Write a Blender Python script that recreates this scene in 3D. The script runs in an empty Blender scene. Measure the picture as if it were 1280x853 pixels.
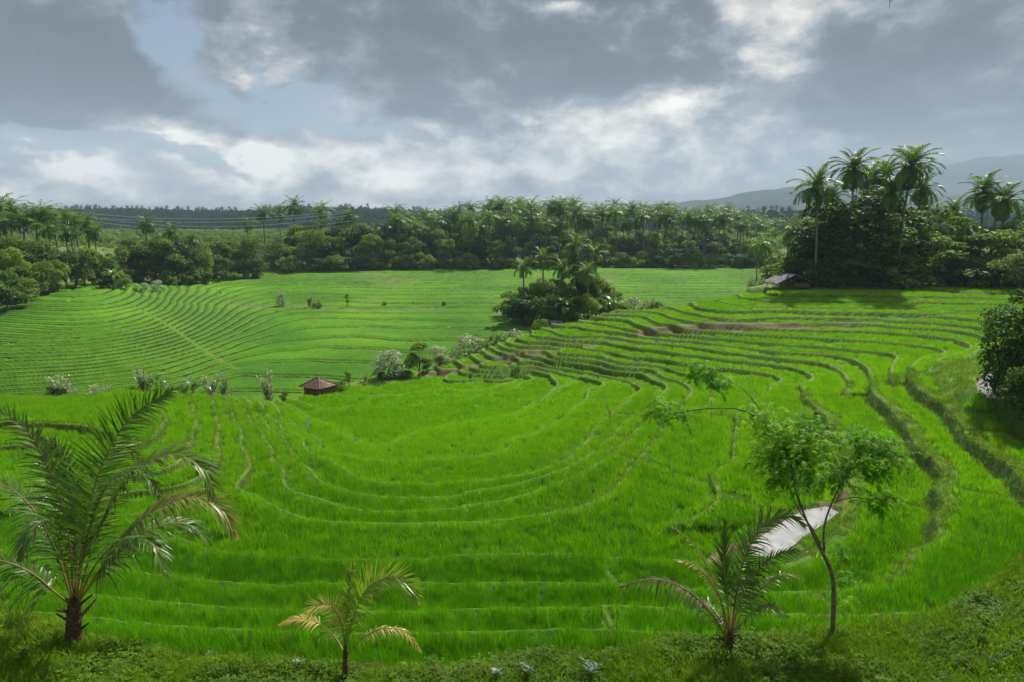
import bpy, math, random, time
import numpy as np
from mathutils import Vector, Matrix
T0 = time.time()
rng = np.random.default_rng(7)
random.seed(7)
scn = bpy.context.scene
COL = scn.collection
R = math.radians

# ------------------------------------------------------------------ camera
PITCH = R(9.6)
cam_d = bpy.data.cameras.new('camera'); cam_d.lens = 24; cam_d.sensor_width = 36
cam_d.clip_start = 0.1; cam_d.clip_end = 20000
cam = bpy.data.objects.new('camera', cam_d); COL.objects.link(cam)
cam.location = (0, 0, 0); cam.rotation_euler = (math.pi/2 - PITCH, 0, 0)
scn.camera = cam
scn.view_settings.view_transform = 'Standard'; scn.view_settings.look = 'None'
scn.view_settings.exposure = 0.5; scn.view_settings.gamma = 1.0
scn.cycles.use_denoising = True
scn.cycles.max_bounces = 6; scn.cycles.diffuse_bounces = 3; scn.cycles.transmission_bounces = 4
scn.cycles.glossy_bounces = 2; scn.cycles.volume_bounces = 0; scn.cycles.transparent_max_bounces = 6
scn.cycles.caustics_reflective = False; scn.cycles.caustics_refractive = False

SUN_AZ, SUN_EL = R(36), R(53)       # azimuth measured from +Y (view direction) towards +X
sd = bpy.data.lights.new('sun', 'SUN'); sd.energy = 5.0; sd.angle = R(0.6); sd.color = (1.0, 0.95, 0.86)
sun = bpy.data.objects.new('sun', sd); COL.objects.link(sun)
sv = Vector((math.sin(SUN_AZ)*math.cos(SUN_EL), math.cos(SUN_AZ)*math.cos(SUN_EL), math.sin(SUN_EL)))
sun.rotation_euler = sv.to_track_quat('Z', 'Y').to_euler()
sun.location = (60, 100, 120)

# ------------------------------------------------------------------ node helpers
class NT:
    def __init__(s, tree): s.t = tree; s.n = tree.nodes; s.l = tree.links
    def node(s, typ, **kw):
        n = s.n.new(typ)
        for k, v in kw.items(): setattr(n, k, v)
        return n
    def put(s, sock, v):
        if v is None: return
        if isinstance(v, bpy.types.NodeSocket): s.l.new(v, sock)
        else: sock.default_value = v
    def m(s, op, a, b=None, c=None, clamp=False):
        n = s.node('ShaderNodeMath', operation=op); n.use_clamp = clamp
        s.put(n.inputs[0], a); s.put(n.inputs[1], b); s.put(n.inputs[2], c)
        return n.outputs[0]
    def vm(s, op, a, b=None):
        n = s.node('ShaderNodeVectorMath', operation=op)
        s.put(n.inputs[0], a); s.put(n.inputs[1], b)
        return n.outputs[0]
    def noise(s, vec, scale, detail=3, rough=0.5, dist=0.0, out=0):
        n = s.node('ShaderNodeTexNoise'); s.put(n.inputs['Vector'], vec)
        n.inputs['Scale'].default_value = scale; n.inputs['Detail'].default_value = detail
        n.inputs['Roughness'].default_value = rough; n.inputs['Distortion'].default_value = dist
        return n.outputs[out]
    def ramp(s, fac, stops):
        n = s.node('ShaderNodeValToRGB'); e = n.color_ramp.elements
        while len(e) < len(stops): e.new(0.5)
        for i, (p, c) in enumerate(stops):
            e[i].position = p; e[i].color = (c, c, c, 1) if not hasattr(c, '__len__') else (*c, 1)
        s.put(n.inputs[0], fac)
        return n.outputs[0]
    def mix(s, fac, a, b, blend='MIX'):
        n = s.node('ShaderNodeMix', data_type='RGBA', blend_type=blend)
        s.put(n.inputs[0], fac)
        for i, v in ((6, a), (7, b)):
            if isinstance(v, tuple) and len(v) == 3: v = (*v, 1)
            s.put(n.inputs[i], v)
        return n.outputs[2]
    def comb(s, x, y, z):
        n = s.node('ShaderNodeCombineXYZ')
        for i, v in enumerate((x, y, z)): s.put(n.inputs[i], v)
        return n.outputs[0]
    def sep(s, v):
        n = s.node('ShaderNodeSeparateXYZ'); s.put(n.inputs[0], v); return n.outputs

# ------------------------------------------------------------------ sky: Nishita plus procedural cloud decks
world = bpy.data.worlds.new('World'); scn.world = world; world.use_nodes = True
wt = NT(world.node_tree); wt.n.clear()
wout = wt.node('ShaderNodeOutputWorld'); wbg = wt.node('ShaderNodeBackground')
wt.l.new(wbg.outputs[0], wout.inputs[0]); wbg.inputs[1].default_value = 0.070
sky = wt.node('ShaderNodeTexSky', sky_type='NISHITA'); sky.sun_disc = False
sky.sun_elevation = SUN_EL; sky.sun_rotation = SUN_AZ; sky.air_density = 1.2; sky.dust_density = 2.5; sky.ozone_density = 1.5
tc = wt.node('ShaderNodeTexCoord').outputs['Generated']
X, Y, Z = wt.sep(tc)
az = wt.m('ARCTAN2', X, Y)
el = wt.m('ARCSINE', Z)
zc = wt.m('ADD', wt.m('MAXIMUM', Z, 0.0), 0.16)
pl = wt.comb(wt.m('DIVIDE', X, zc), wt.m('DIVIDE', Y, zc), 0.0)      # cloud layer plane
puff = wt.comb(az, wt.m('MULTIPLY', el, 1.7), 0.3)
n_big = wt.noise(pl, 0.9, 6, 0.55)
n_puf = wt.noise(puff, 5.0, 8, 0.58, 0.3)
n_puf2 = wt.noise(wt.vm('ADD', puff, (3.1, 7.7, 1.0)), 5.0, 5, 0.55)
n_fin = wt.noise(puff, 13.0, 6, 0.6, 0.2)
def px_dir(px, v):
    a = math.atan((px-640)/853.0)
    e = PITCH*-1 + math.atan((426.5-v)/853.0*math.cos(a))
    return a, e
# warped angles so the masses get puffy edges
azw = wt.m('ADD', az, wt.m('MULTIPLY', wt.m('SUBTRACT', n_puf, 0.5), 0.34))
elw = wt.m('ADD', el, wt.m('MULTIPLY', wt.m('SUBTRACT', n_puf2, 0.5), 0.22))
def blob(px, v, rx, ry, soft=1.0):
    a, e = px_dir(px, v)
    dx = wt.m('DIVIDE', wt.m('SUBTRACT', azw, a), rx/853.0)
    dy = wt.m('DIVIDE', wt.m('SUBTRACT', elw, e), ry/853.0)
    r2 = wt.m('ADD', wt.m('MULTIPLY', dx, dx), wt.m('MULTIPLY', dy, dy))
    return wt.m('EXPONENT', wt.m('MULTIPLY', wt.m('POWER', r2, soft), -1.0))
def add(*xs):
    r = xs[0]
    for x in xs[1:]: r = wt.m('ADD', r, x)
    return r
def mul(a, b): return wt.m('MULTIPLY', a, b)
CLOUD_DARK = [(60, 60, 215, 95, 1.6, .85), (150, 120, 150, 45, 1.5, .5), (640, 40, 215, 105, 1.8, .95), (1150, 70, 205, 75, 1.6, .80), (1010, 90, 60, 70, 1.5, .3),
              (300, 60, 110, 60, 1.2, .35), (1180, 215, 230, 45, 1.2, .25)]
CLOUD_LIGHT = [(905, 60, 95, 105, 1.2, .65), (235, 115, 60, 40, 1.3, .6), (430, 190, 230, 38, 1.3, .5), (85, 205, 90, 30, 1.3, .6),
               (1270, 40, 60, 40, 1.2, .4), (370, 75, 70, 30, 1.2, .4), (700, 225, 200, 35, 1.2, .25), (720, 15, 45, 18, 1.2, .7), (330, 178, 110, 16, 1.6, .5), (110, 188, 45, 16, 1.6, .5), (40, 208, 60, 20, 1.4, .4), (640, 168, 120, 14, 1.3, .25)]
BLUE = [(235, 35, 40, 45, 1.3, .95), (350, 118, 80, 22, 1.3, .8), (50, 168, 120, 14, 1.3, .7), (250, 185, 100, 14, 1.3, .7), (480, 140, 60, 15, 1.2, .4), (190, 205, 60, 30, 1.2, .4)]
dk = add(*[mul(blob(*b[:5]), b[5]) for b in CLOUD_DARK])
lt = add(*[mul(blob(*b[:5]), b[5]) for b in CLOUD_LIGHT])
bl = add(*[mul(blob(*b[:5]), b[5]) for b in BLUE])
detail = add(mul(wt.m('SUBTRACT', n_fin, 0.5), 1.5), mul(wt.m('SUBTRACT', n_big, 0.5), 0.6), mul(wt.m('SUBTRACT', n_puf, 0.5), 1.6))
low_ = wt.m('EXPONENT', wt.m('MULTIPLY', wt.m('MAXIMUM', el, 0.0), -7.0))
val = add(0.52, mul(dk, -0.50), mul(lt, 0.58), mul(detail, 0.90), mul(low_, .05))
cgrey = wt.ramp(val, [(0.0, (0.10, 0.118, 0.15)), (0.24, (0.14, 0.165, 0.20)), (0.50, (0.34, 0.37, 0.42)), (0.74, (0.79, 0.76, 0.71)), (1.0, (1.35, 1.28, 1.16))])
cgrey10 = wt.mix(1.0, cgrey, (9.6, 9.6, 9.6), 'MULTIPLY')
cover = wt.m('SUBTRACT', 1.0, wt.m('MULTIPLY', wt.ramp(add(bl, mul(detail, -0.35)), [(0.12, 0.0), (0.50, 1.0)]), 0.85))
skyc = wt.mix(cover, wt.mix(0.35, sky.outputs[0], (2.4, 3.7, 5.9)), cgrey10)
# whitish haze near the horizon
hz = wt.m('EXPONENT', wt.m('MULTIPLY', wt.m('MAXIMUM', el, 0.0), -8.0))
skyc = wt.mix(wt.m('MULTIPLY', hz, 0.40), skyc, (6.0, 6.3, 6.7))
wt.l.new(skyc, wbg.inputs[0])

# ------------------------------------------------------------------ projection helpers (photo pixel -> place)
cP, sP = math.cos(PITCH), math.sin(PITCH)
def ray(px, v):
    u = (px-640)/853.33; w = (426.5-v)/853.33
    return np.array([u, cP + w*sP, -sP + w*cP])
def P(px, v, z):
    d = ray(px, v); return d*(z/d[2])
def PY(px, v, y):
    d = ray(px, v); return d*(y/d[1])
def pxu(px):      # ratio x / y of a photo column, near the horizon
    return (px-640)/853.33/(cP)
def to_px(x, y, z):
    d = y*cP - z*sP; up = y*sP + z*cP
    return 640 + 853.33*x/d, 426.5 - 853.33*up/d

# ------------------------------------------------------------------ value noise
def vnoise(x, y, seed=0):
    xi = np.floor(x).astype(np.int64); yi = np.floor(y).astype(np.int64)
    fx = x-xi; fy = y-yi; fx = fx*fx*(3-2*fx); fy = fy*fy*(3-2*fy)
    def h(a, b):
        n = (a*374761393 + b*668265263 + seed*2147483647 + 12345) & 0xffffffff
        n = ((n ^ (n >> 13))*1274126177) & 0xffffffff
        return ((n ^ (n >> 16)) & 0xffff)/65535.0
    return (h(xi, yi)*(1-fx)+h(xi+1, yi)*fx)*(1-fy) + (h(xi, yi+1)*(1-fx)+h(xi+1, yi+1)*fx)*fy - 0.5
def fbm(x, y, o=4, seed=0):
    r = 0; a = 1
    for i in range(o): r = r + a*vnoise(x*2**i, y*2**i, seed+i*17); a *= .5
    return r
def hash2(a, b, seed=0):
    n = (a.astype(np.int64)*374761393 + b.astype(np.int64)*668265263 + seed*974711) & 0xffffffff
    n = ((n ^ (n >> 13))*1274126177) & 0xffffffff
    return ((n ^ (n >> 16)) & 0xffff)/65535.0
def sstep(x, a, b):
    t = np.clip((x-a)/(b-a), 0, 1); return t*t*(3-2*t)

# ------------------------------------------------------------------ thin plate surfaces through contour lines
class TPS:
    def __init__(s, pts, lam=0.02):
        p = np.array(pts, float); s.c = p[:, :2]/30.0; n = len(p)
        K = s.k(s.c, s.c) + lam*np.eye(n)*0.05
        A = np.zeros((n+3, n+3)); A[:n, :n] = K; A[:n, n] = 1; A[:n, n+1:] = s.c; A[n, :n] = 1; A[n+1:, :n] = s.c.T
        b = np.zeros(n+3); b[:n] = p[:, 2]; s.w = np.linalg.solve(A, b)
    @staticmethod
    def k(a, b):
        d2 = (a[:, None, 0]-b[None, :, 0])**2 + (a[:, None, 1]-b[None, :, 1])**2
        return 0.5*d2*np.log(d2+1e-9)
    def __call__(s, x, y):
        sh = np.shape(x); q = np.stack([np.ravel(x), np.ravel(y)], 1)/30.0
        out = np.empty(len(q)); n = len(s.c)
        for i in range(0, len(q), 20000):
            qq = q[i:i+20000]; out[i:i+20000] = s.k(qq, s.c)@s.w[:n] + s.w[n] + qq@s.w[n+1:]
        return out.reshape(sh)

LOW = {  # near bowl: height -> photo contour
 -18.9: [(566,466),(590,465),(604,474),(560,486),(480,492),(420,492),(390,495)],
 -18.45: [(578,461),(600,460),(630,464),(640,468),(647,476),(630,490),(560,503),(470,510),(400,510),(375,503)],
 -18.0: [(590,457),(660,463),(687,470),(697,480),(680,500),(600,525),(500,535),(420,533),(372,514)],
 -17.55: [(600,454),(650,458),(700,467),(725,472),(737,487),(720,512),(650,550),(550,572),(460,575),(400,562),(372,539),(353,524),(343,508)],
 -17.1: [(612,452),(650,453),(700,458),(760,470),(790,478),(800,489),(771,516),(731,554),(709,575),(667,592),(560,603),(470,600),(410,575),(384,552),(353,530),(331,514)],
 -16.65: [(630,449),(700,453),(750,460),(800,468),(827,480),(827,493),(815,515),(763,547),(745,563),(700,592),(640,610),(560,622),(470,620),(400,602),(362,574),(337,533),(317,511)],
 -16.2: [(650,445),(700,448),(760,457),(830,473),(865,487),(850,512),(789,541),(779,555),(762,572),(723,595),(650,625),(560,638),(450,638),(390,620),(356,589),(344,564),(325,536),(301,502)],
 -15.75: [(700,442),(780,453),(850,466),(890,480),(885,500),(850,515),(827,532),(821,549),(801,577),(779,603),(754,620),(700,640),(600,655),(450,657),(350,640),(300,612),(298,558),(295,527),(281,497)],
 -15.3: [(745,437),(840,452),(918,463),(953,468),(970,477),(959,490),(930,515),(925,524),(918,564),(893,603),(863,633),(820,655),(740,668),(600,675),(450,678),(300,665),(262,625),(272,552),(275,520),(264,499)],
 -14.85: [(790,434),(880,446),(960,456),(1005,468),(995,482),(1010,500),(1042,532),(1060,565),(1058,600),(1052,640),(1010,690),(930,708),(850,700),(700,692),(500,697),(300,690),(150,650),(200,590),(240,542),(247,520),(233,497)],
 -14.4: [(830,430),(900,440),(965,448),(1000,452),(1045,462),(1060,480),(1090,520),(1125,560),(1145,600),(1140,640),(1110,685),(1075,712),(1000,727),(900,722),(700,712),(500,715),(300,710),(100,672),(90,577),(150,560),(200,545),(212,527),(206,502)],
 -13.95: [(870,426),(930,434),(970,441),(1030,444),(1069,453),(1090,480),(1120,520),(1145,555),(1168,610),(1163,642),(1135,690),(1095,730),(1000,742),(850,738),(700,730),(500,733),(300,728),(100,702),(0,690),(0,600)],
 -13.5: [(905,423),(980,430),(1040,436),(1090,441),(1117,447),(1112,464),(1165,520),(1200,565),(1245,615),(1262,650),(1290,700),(900,755),(700,746),(500,750),(300,745),(100,725),(0,714)],
 -13.05: [(930,417),(985,420),(1050,424),(1120,430),(1150,434),(1176,441),(1135,462),(1190,515),(1225,555),(1290,612),(900,768),(700,760),(500,765),(300,760),(100,742),(0,732)],
 -12.6: [(930,409),(1010,412),(1090,415),(1160,421),(1195,427),(1209,432),(1160,462),(1200,500),(1240,530),(1290,565),(900,784),(700,776),(500,781),(300,776),(100,758),(0,749)],
 -12.15: [(1000,404),(1060,405),(1100,407),(1180,412),(1221,419),(1190,468),(1230,503),(1290,538),(900,800),(700,792),(500,797),(300,792),(100,775),(0,766)],
 -11.7: [(1120,402),(1200,407),(1240,415),(1225,460),(1260,492),(1300,505)],
 -11.25: [(1255,405),(1275,430),(1275,470),(1330,500)],
}
lowp = [tuple(P(a, b, z)) for z, l in LOW.items() for a, b in l]
for px, v, y in [(560,467,87),(620,448,87.5),(660,441,88),(700,437,87.5),(760,428,86.7),(800,421,86.3),(860,412,85.7)]: lowp.append(tuple(PY(px, v, y)))
for x, y, z in [(-52,50,-14.3),(-62,50,-14.6),(-38,52,-14.2),(-30,54,-14.25),(-48,40,-14.6),(-30,40,-15.2),(-22,36,-15.6),(-40,25,-13.6),(-25,17,-11.9),(0,15.5,-11.4),(12,15.5,-11.6),(22,24,-13.1),(30,24,-12.3),(-6,81,-19.0),(-12,82,-19.1),(0,84,-18.95),(-14,76,-18.9),
                (48,50,-11.2),(60,60,-11.0),(70,75,-10.9),(75,84,-11.2),(48,36,-11.4),(60,40,-10.5)]: lowp.append((x, y, z))
low = TPS(lowp)
UP = {
 -9.9: [(943,362),(959,367),(1020,369),(1120,370),(1240,372)],
 -10.35: [(925,368),(945,373),(1020,375),(1120,376),(1240,379)],
 -10.8: [(903,376),(918,380),(960,383),(1019,384.5),(1100,385),(1185,387),(1250,389)],
 -11.25: [(869,384),(880,387),(960,389),(1072,392),(1160,394),(1230,396)],
 -11.7: [(854,389),(870,392),(927,399),(1000,397),(1100,399),(1200,402)],
 -12.15: [(830,392.5),(840,397),(867,402),(1100,404),(1200,409)],
 -12.6: [(810,397),(820,402),(842,406)],
 -13.05: [(784,400),(795,405),(806,409)],
 -13.5: [(751,404),(765,407),(787,411)],
 -13.95: [(717,407.5),(740,412),(787,416)],
 -14.4: [(691,412.5),(705,419),(755,420)],
 -14.85: [(664,417.5),(677,421),(737,426)],
 -15.3: [(652,420),(665,427),(710,430)],
 -15.75: [(640,427),(685,432)],
 -17.1: [(605,441),(615,447)],
 -18.45: [(548,461),(560,466)],
}
upp = [tuple(P(a, b, z)) for z, l in UP.items() for a, b in l]
for px, v, z in [(640,422,-15.2),(700,402,-13.6),(765,387,-12.1),(845,383,-11.6),(905,371,-10.5),(940,360,-9.7),(1000,359,-9.6),(1100,362,-9.55),(1250,366,-9.4)]: upp.append(tuple(P(px, v, z)))
for x, y, z in [(42,115,-9.5),(70,110,-9.3),(90,110,-9.0),(90,90,-9.6),(80,130,-9.0),(50,130,-9.4),(8,100,-14.0)]: upp.append((x, y, z))
up = TPS(upp)
G_px = [500, 540, 580, 620, 660, 690, 740, 787, 867, 927, 1000, 1080, 1300]
G_y = [88, 87, 87.5, 87.5, 88, 88, 86.7, 87.7, 85.7, 84.6, 85, 85.5, 85.5]
RD_px = [-250, 0, 100, 200, 233, 300, 330, 350, 380, 400, 440, 480, 540, 560, 600, 640, 700, 760, 860, 900, 940, 965, 1000]
RD_y = [62, 57, 57, 61, 61, 65, 67, 71, 76, 79.5, 83, 87, 89.5, 90.5, 93, 96, 98, 99, 99.5, 102.5, 108, 120, 400]
VAL = []
def vc(px, lst):
    for v, z in lst: VAL.append(tuple(P(px, v, z)))
vc(0, [(503,-20.7),(470,-19.0),(440,-17.3),(410,-15.9),(392,-15.0),(375,-14.4)])
vc(50, [(500,-20.7),(470,-19.2),(440,-17.4),(410,-15.8),(390,-14.8),(372,-14.0)])
vc(100, [(497,-20.7),(480,-20.0),(460,-18.8),(440,-17.5),(420,-16.2),(400,-15.2),(380,-14.2),(365,-13.6),(357,-13.2)])
vc(150, [(480,-20.3),(460,-19.2),(440,-18.0),(420,-16.7),(400,-15.6),(380,-14.6),(368,-14.1)])
vc(200, [(490,-20.8),(470,-20.0),(450,-19.1),(430,-18.0),(410,-16.8),(390,-15.9),(375,-15.4),(362,-15.2),(350,-15.2)])
vc(250, [(480,-20.8),(450,-19.8),(430,-18.9),(412,-18.0),(395,-17.3),(380,-17.0),(360,-16.4),(348,-15.8)])
vc(300, [(470,-20.8),(450,-20.3),(430,-19.8),(410,-19.0),(390,-18.3),(375,-17.8),(360,-17.1),(345,-15.9)])
for px in (370, 450, 530, 610, 690):
    vc(px, [(480,-20.9),(460,-20.6),(440,-20.3),(420,-19.9),(400,-19.4),(386,-18.9),(370,-18.1),(355,-17.0),(341,-15.5),(333,-14.6)])
for px in (760, 850, 930, 1000):
    vc(px, [(400,-19.4),(380,-18.5),(365,-17.4),(350,-16.2),(336,-14.8)])
for x, y, z in [(-130,140,-13.5),(-160,160,-12),(-140,170,-12.5),(-120,200,-13.5),(-100,240,-14),(0,300,-12.5),(100,300,-12.5),(-100,300,-12.5),(-200,300,-10),(200,300,-10),(150,200,-14),(150,140,-16),(-100,90,-18.5),(-100,110,-16.5)]: VAL.append((x, y, z))
val_s = TPS(VAL, 0.3)

def dist_poly(x, y, poly):
    poly = np.array(poly); inside = np.zeros(np.shape(x), bool); d = np.full(np.shape(x), 1e9)
    n = len(poly); j = n-1
    for i in range(n):
        xi, yi = poly[i]; xj, yj = poly[j]
        c = ((yi > y) != (yj > y)) & (x < (xj-xi)*(y-yi)/(yj-yi+1e-12)+xi); inside ^= c
        ex, ey = xj-xi, yj-yi; t = np.clip(((x-xi)*ex+(y-yi)*ey)/(ex*ex+ey*ey+1e-12), 0, 1)
        d = np.minimum(d, np.hypot(x-xi-t*ex, y-yi-t*ey)); j = i
    return np.where(inside, -d, d)
POND_Z = -15.05
POND = [tuple(P(a, b, POND_Z)[:2]) for a, b in [(1034,634),(1046,640),(1024,657),(1003,670),(985,686),(962,694),(944,694),(942,682),(958,668),(985,650),(1008,638)]]
STRM_Z = -11.75
STRM = [tuple(P(a, b, STRM_Z)[:2]) for a, b in [(1252,462),(1262,470),(1246,480),(1243,490),(1252,498),(1240,500),(1224,490),(1222,480),(1234,468)]]
SOIL = [tuple(P(a, b, -15.0)[:2]) for a, b in [(900,662),(918,668),(922,690),(900,705),(880,690)]]
SOIL2 = [tuple(P(a, b, -15.0)[:2]) for a, b in [(1010,622),(1045,614),(1060,620),(1055,636),(1030,632)]]
GRASSY = [tuple(P(a, b, -12.0)[:2]) for a, b in [(1165,455),(1190,445),(1230,440),(1262,452),(1250,465),(1222,480),(1228,500),(1190,482)]]

ED_px = [-400, -150, 0, 90, 250, 450, 600, 760, 900, 1040, 1180, 1230, 1280, 1340, 1450, 1600]
ED_y = [20, 15, 13.3, 12.5, 12.2, 12.1, 12.2, 12.6, 13.0, 13.3, 13.9, 14.7, 16.2, 22, 32, 40]
ED_z = [-7.6, -7.8, -8.0, -8.2, -8.6, -8.75, -8.6, -8.7, -8.65, -8.6, -8.6, -8.5, -8.15, -8.2, -8.5, -8.6]
def bank_h(x, y):
    u = x/np.maximum(y, 3)*cP*0.93; px = 640 + u*853
    ye = np.interp(px, ED_px, ED_y) + .35*fbm(px/60, 0*px, 3, 5); ze = np.interp(px, ED_px, ED_z)
    d = y-ye
    z = ze + np.where(d > 0, -1.15*np.maximum(d-.25, 0) - .5*np.minimum(d, .25)**1.0*.6, np.minimum(-d, 6)*0.03)
    z = z + .10*fbm(x/1.1, y/1.1, 4, 9) + .12*fbm(x/3.5, y/3.5, 2, 3)
    return z, d

def near_profile(x, y, cell):
    """terraced height and masks of the near bowl"""
    px = 640 + x/y*cP*853.33
    yg = np.interp(px, G_px, G_y) + 0.9*fbm(x/7, y*0, 3, 31)
    hl = low(x, y); hu = up(x, y)
    wid = np.interp(px, [0, 1060, 1110, 1400], [0.35, 0.35, 5, 8])
    t = np.clip((y-yg)/wid*0.5+0.5, 0, 1); t = t*t*(3-2*t)
    t = np.where(px < 520, 0, t)
    return hl, hu, t, px, yg

def terrace(h, x, y, dx, dy, S, z0, cx, cy, cell, wb0, wr0, dbl=None, clen=(10, 22), off=0.13, seed=0, xmask=None):
    """quantise a smooth height into terraces. returns z, bund, riser, field distance"""
    gy, gx = np.gradient(h)
    # metric gradient on the perspective grid: h(i,j), x = u_j*y_i
    hy_i = gy/dy; hx = gx/dx
    hyy = hy_i - hx*(x/y)
    g = np.sqrt(hx**2+hyy**2)+1e-4
    kf = (h-z0)/S; St = np.full_like(h, S)
    if dbl is not None:
        kf = np.where(dbl, kf/2, kf); St = np.where(dbl, 2*S, St)
    k = np.floor(kf); f = kf-k
    sp = St/g
    dl = f*sp; du = (1-f)*sp
    wr = np.minimum(np.maximum(wr0, 1.05*cell), sp*0.45)
    wb = np.minimum(wb0, sp*0.35)
    ph = np.arctan2(x-cx, y-cy)*30
    def cellinfo(kk):
        ki = kk.astype(np.int64) + np.where(dbl if dbl is not None else False, 500, 0)
        L = clen[0] + (clen[1]-clen[0])*hash2(ki, ki*0+3, seed)
        s = ph/L + hash2(ki, ki*0+9, seed)*7; c = np.floor(s); fr = s-c
        return off*2*(hash2(ki, c, seed+5)-.5), np.minimum(fr, 1-fr)*L
    o0, dc = cellinfo(k); o1, _ = cellinfo(k+1)
    rr = np.hypot(x-cx, y-cy)/30.0
    dc = dc*np.maximum(rr, .1)
    zl = z0 + St*k + o0; zn = z0 + St*(k+1) + o1
    bund = 1-sstep(dl, wb*.75, wb*1.1)
    cross = (1-sstep(dc, .12, .30))*(dc < 5)
    if xmask is not None: cross = cross*xmask; dc = np.where(xmask > .5, dc, 9.0); o0 = o0*xmask; o1 = o1*xmask
    br = np.maximum(bund, cross)
    z = zl + 0.10*br
    w = 1-np.clip(du/wr, 0, 1); w = w*w*(3-2*w)
    z = z*(1-w) + (zn+0.10)*w
    riser = sstep(w, .04, .25)*(1-sstep(w, .93, 1.0))
    bund = np.maximum(br*(du > wr*1.0), sstep(w, .93, 1.0))
    fd = np.minimum(np.minimum(dl-wb, du-wr), dc-.25)
    return z, bund, riser, fd, k

def ugrid(lo, hi, flo, fhi, nf, ncoarse):
    a = np.linspace(lo, flo, ncoarse, endpoint=False); b = np.linspace(flo, fhi, nf, endpoint=False); c = np.linspace(fhi, hi, ncoarse+1)
    return np.concatenate([a, b, c])
class Field: pass
def lookup(F, arr, x, y):
    j = np.interp(x/y, F.u, np.arange(len(F.u))); i = np.interp(np.log(y), F.ly, np.arange(len(F.ly)))
    i0 = np.clip(i.astype(int), 0, len(F.ly)-2); j0 = np.clip(j.astype(int), 0, len(F.u)-2); fi = i-i0; fj = j-j0
    return (arr[i0, j0]*(1-fj)+arr[i0, j0+1]*fj)*(1-fi)+(arr[i0+1, j0]*(1-fj)+arr[i0+1, j0+1]*fj)*fi

QUAL = 1.0
# near field
N = Field(); N.u = ugrid(-0.98, 0.98, -0.80, 0.80, int(980*QUAL), 40); N.ly = np.linspace(math.log(12.0), math.log(135), int(860*QUAL))
yy, uu = np.meshgrid(np.exp(N.ly), N.u, indexing='ij'); xx = uu*yy
# evaluate the smooth surfaces on a half-resolution grid, then upsample
def up2(fn, F, st=3):
    ui = np.arange(0, len(F.u)-1+st, st).clip(max=len(F.u)-1); li = np.arange(0, len(F.ly)-1+st, st).clip(max=len(F.ly)-1)
    ui = np.unique(ui); li = np.unique(li)
    Y2, U2 = np.meshgrid(np.exp(F.ly[li]), F.u[ui], indexing='ij'); H = fn(U2*Y2, Y2)
    # cubic-ish (Catmull-Rom) upsample along each axis
    def rs(A, src, dst):
        out = np.empty((len(dst),)+A.shape[1:]); n = len(src)
        k = np.clip(np.searchsorted(src, dst, side='right')-1, 0, n-2); t = (dst-src[k])/(src[k+1]-src[k]); t = t.reshape((-1,)+(1,)*(A.ndim-1))
        p0 = A[np.maximum(k-1, 0)]; p1 = A[k]; p2 = A[k+1]; p3 = A[np.minimum(k+2, n-1)]
        return .5*((2*p1)+(-p0+p2)*t+(2*p0-5*p1+4*p2-p3)*t**2+(-p0+3*p1-3*p2+p3)*t**3)
    H = rs(H, li, np.arange(len(F.ly))); H = rs(H.T, ui, np.arange(len(F.u))).T
    return H
hl = up2(low, N); hu = up2(up, N)
ppx = 640 + uu*cP*853.33
yg = np.interp(ppx, G_px, G_y) + 0.9*fbm(xx/7, xx*0, 3, 31)
nz = 0.11*fbm(xx/9, yy/9, 3, 2)*sstep(yy, 15, 40)
hl = np.clip(hl + nz, -19.35, -9.4); hu = np.clip(hu + nz*.6, -19.5, -8.6)
dxg = np.gradient(N.u)[None, :]*yy; dyg = np.gradient(np.exp(N.ly))[:, None]*np.ones_like(uu)
cell = np.maximum(dxg*0.9, dyg*1.05)
dbl = (yy < 33 + 3*fbm(xx/8, yy/8, 2, 77))
dbl |= (ppx > 1020) & (yy < 58)
S = 0.45; Z0 = -19.35
wbl = np.where((ppx > 1000), np.interp(yy, [22, 29, 33, 45, 62], [.2, .35, .75, .85, .36]), np.where((yy > 31) & ((ppx > 700) | (yy > 76) | ((ppx < 345) & (yy > 42))), .32, np.where(yy < 33, .13, .24)))
zl, bl_, rl_, fl_, kl_ = terrace(hl, xx, yy, dxg, dyg, S, Z0, -3, 62, cell, wbl, np.where((ppx > 1000) & (yy < 60), .55, .22), dbl, (12, 26), .10, 1, xmask=((ppx > 690) & (np.hypot(xx+3, yy-62) > 12) & ((yy > 66) | (ppx > 760))).astype(float))
zu, bu_, ru_, fu_, ku_ = terrace(hu, xx, yy, dxg, dyg, S, Z0, 60, 40, cell, .45, .25, None, (14, 30), .10, 2)
wid = np.interp(ppx, [0, 1060, 1110, 1400], [0.35, 0.35, .35, .35])
t = np.clip((yy-yg)/np.maximum(wid, cell)*0.5+0.5, 0, 1); t = np.where(ppx < 525, 0, t)
N.z = zl*(1-t)+zu*t
cliff = ((t > .02) & (t < .98) & (np.abs(zu-zl) > .25)).astype(float)
cl2 = (np.exp(-np.maximum(yg-yy, 0)/.9)*(yy < yg) * (np.interp(ppx, [530, 600, 1050, 1090], [.3, 1, 1, 0])))*(ppx > 530)
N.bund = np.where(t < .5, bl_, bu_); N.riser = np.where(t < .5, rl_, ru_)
N.fd = np.where(t < .5, fl_, fu_); N.lip = np.where(t < .5, fl_, fu_).copy()
N.k = np.where(t < .5, kl_ + 500*dbl, ku_+1000)
N.fd = np.minimum(N.fd, np.where(ppx > 530, np.abs(yy-yg)-1.0, 9))
N.soil = np.clip(np.maximum(cliff, cl2*(fbm(xx/2, yy/2, 3, 8) > -.1)), 0, 1)
N.bund = np.maximum(N.bund*(1-cliff), ((yy > yg) & (yy < yg+.9) & (ppx > 530) & (ppx < 1080)).astype(float))
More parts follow.
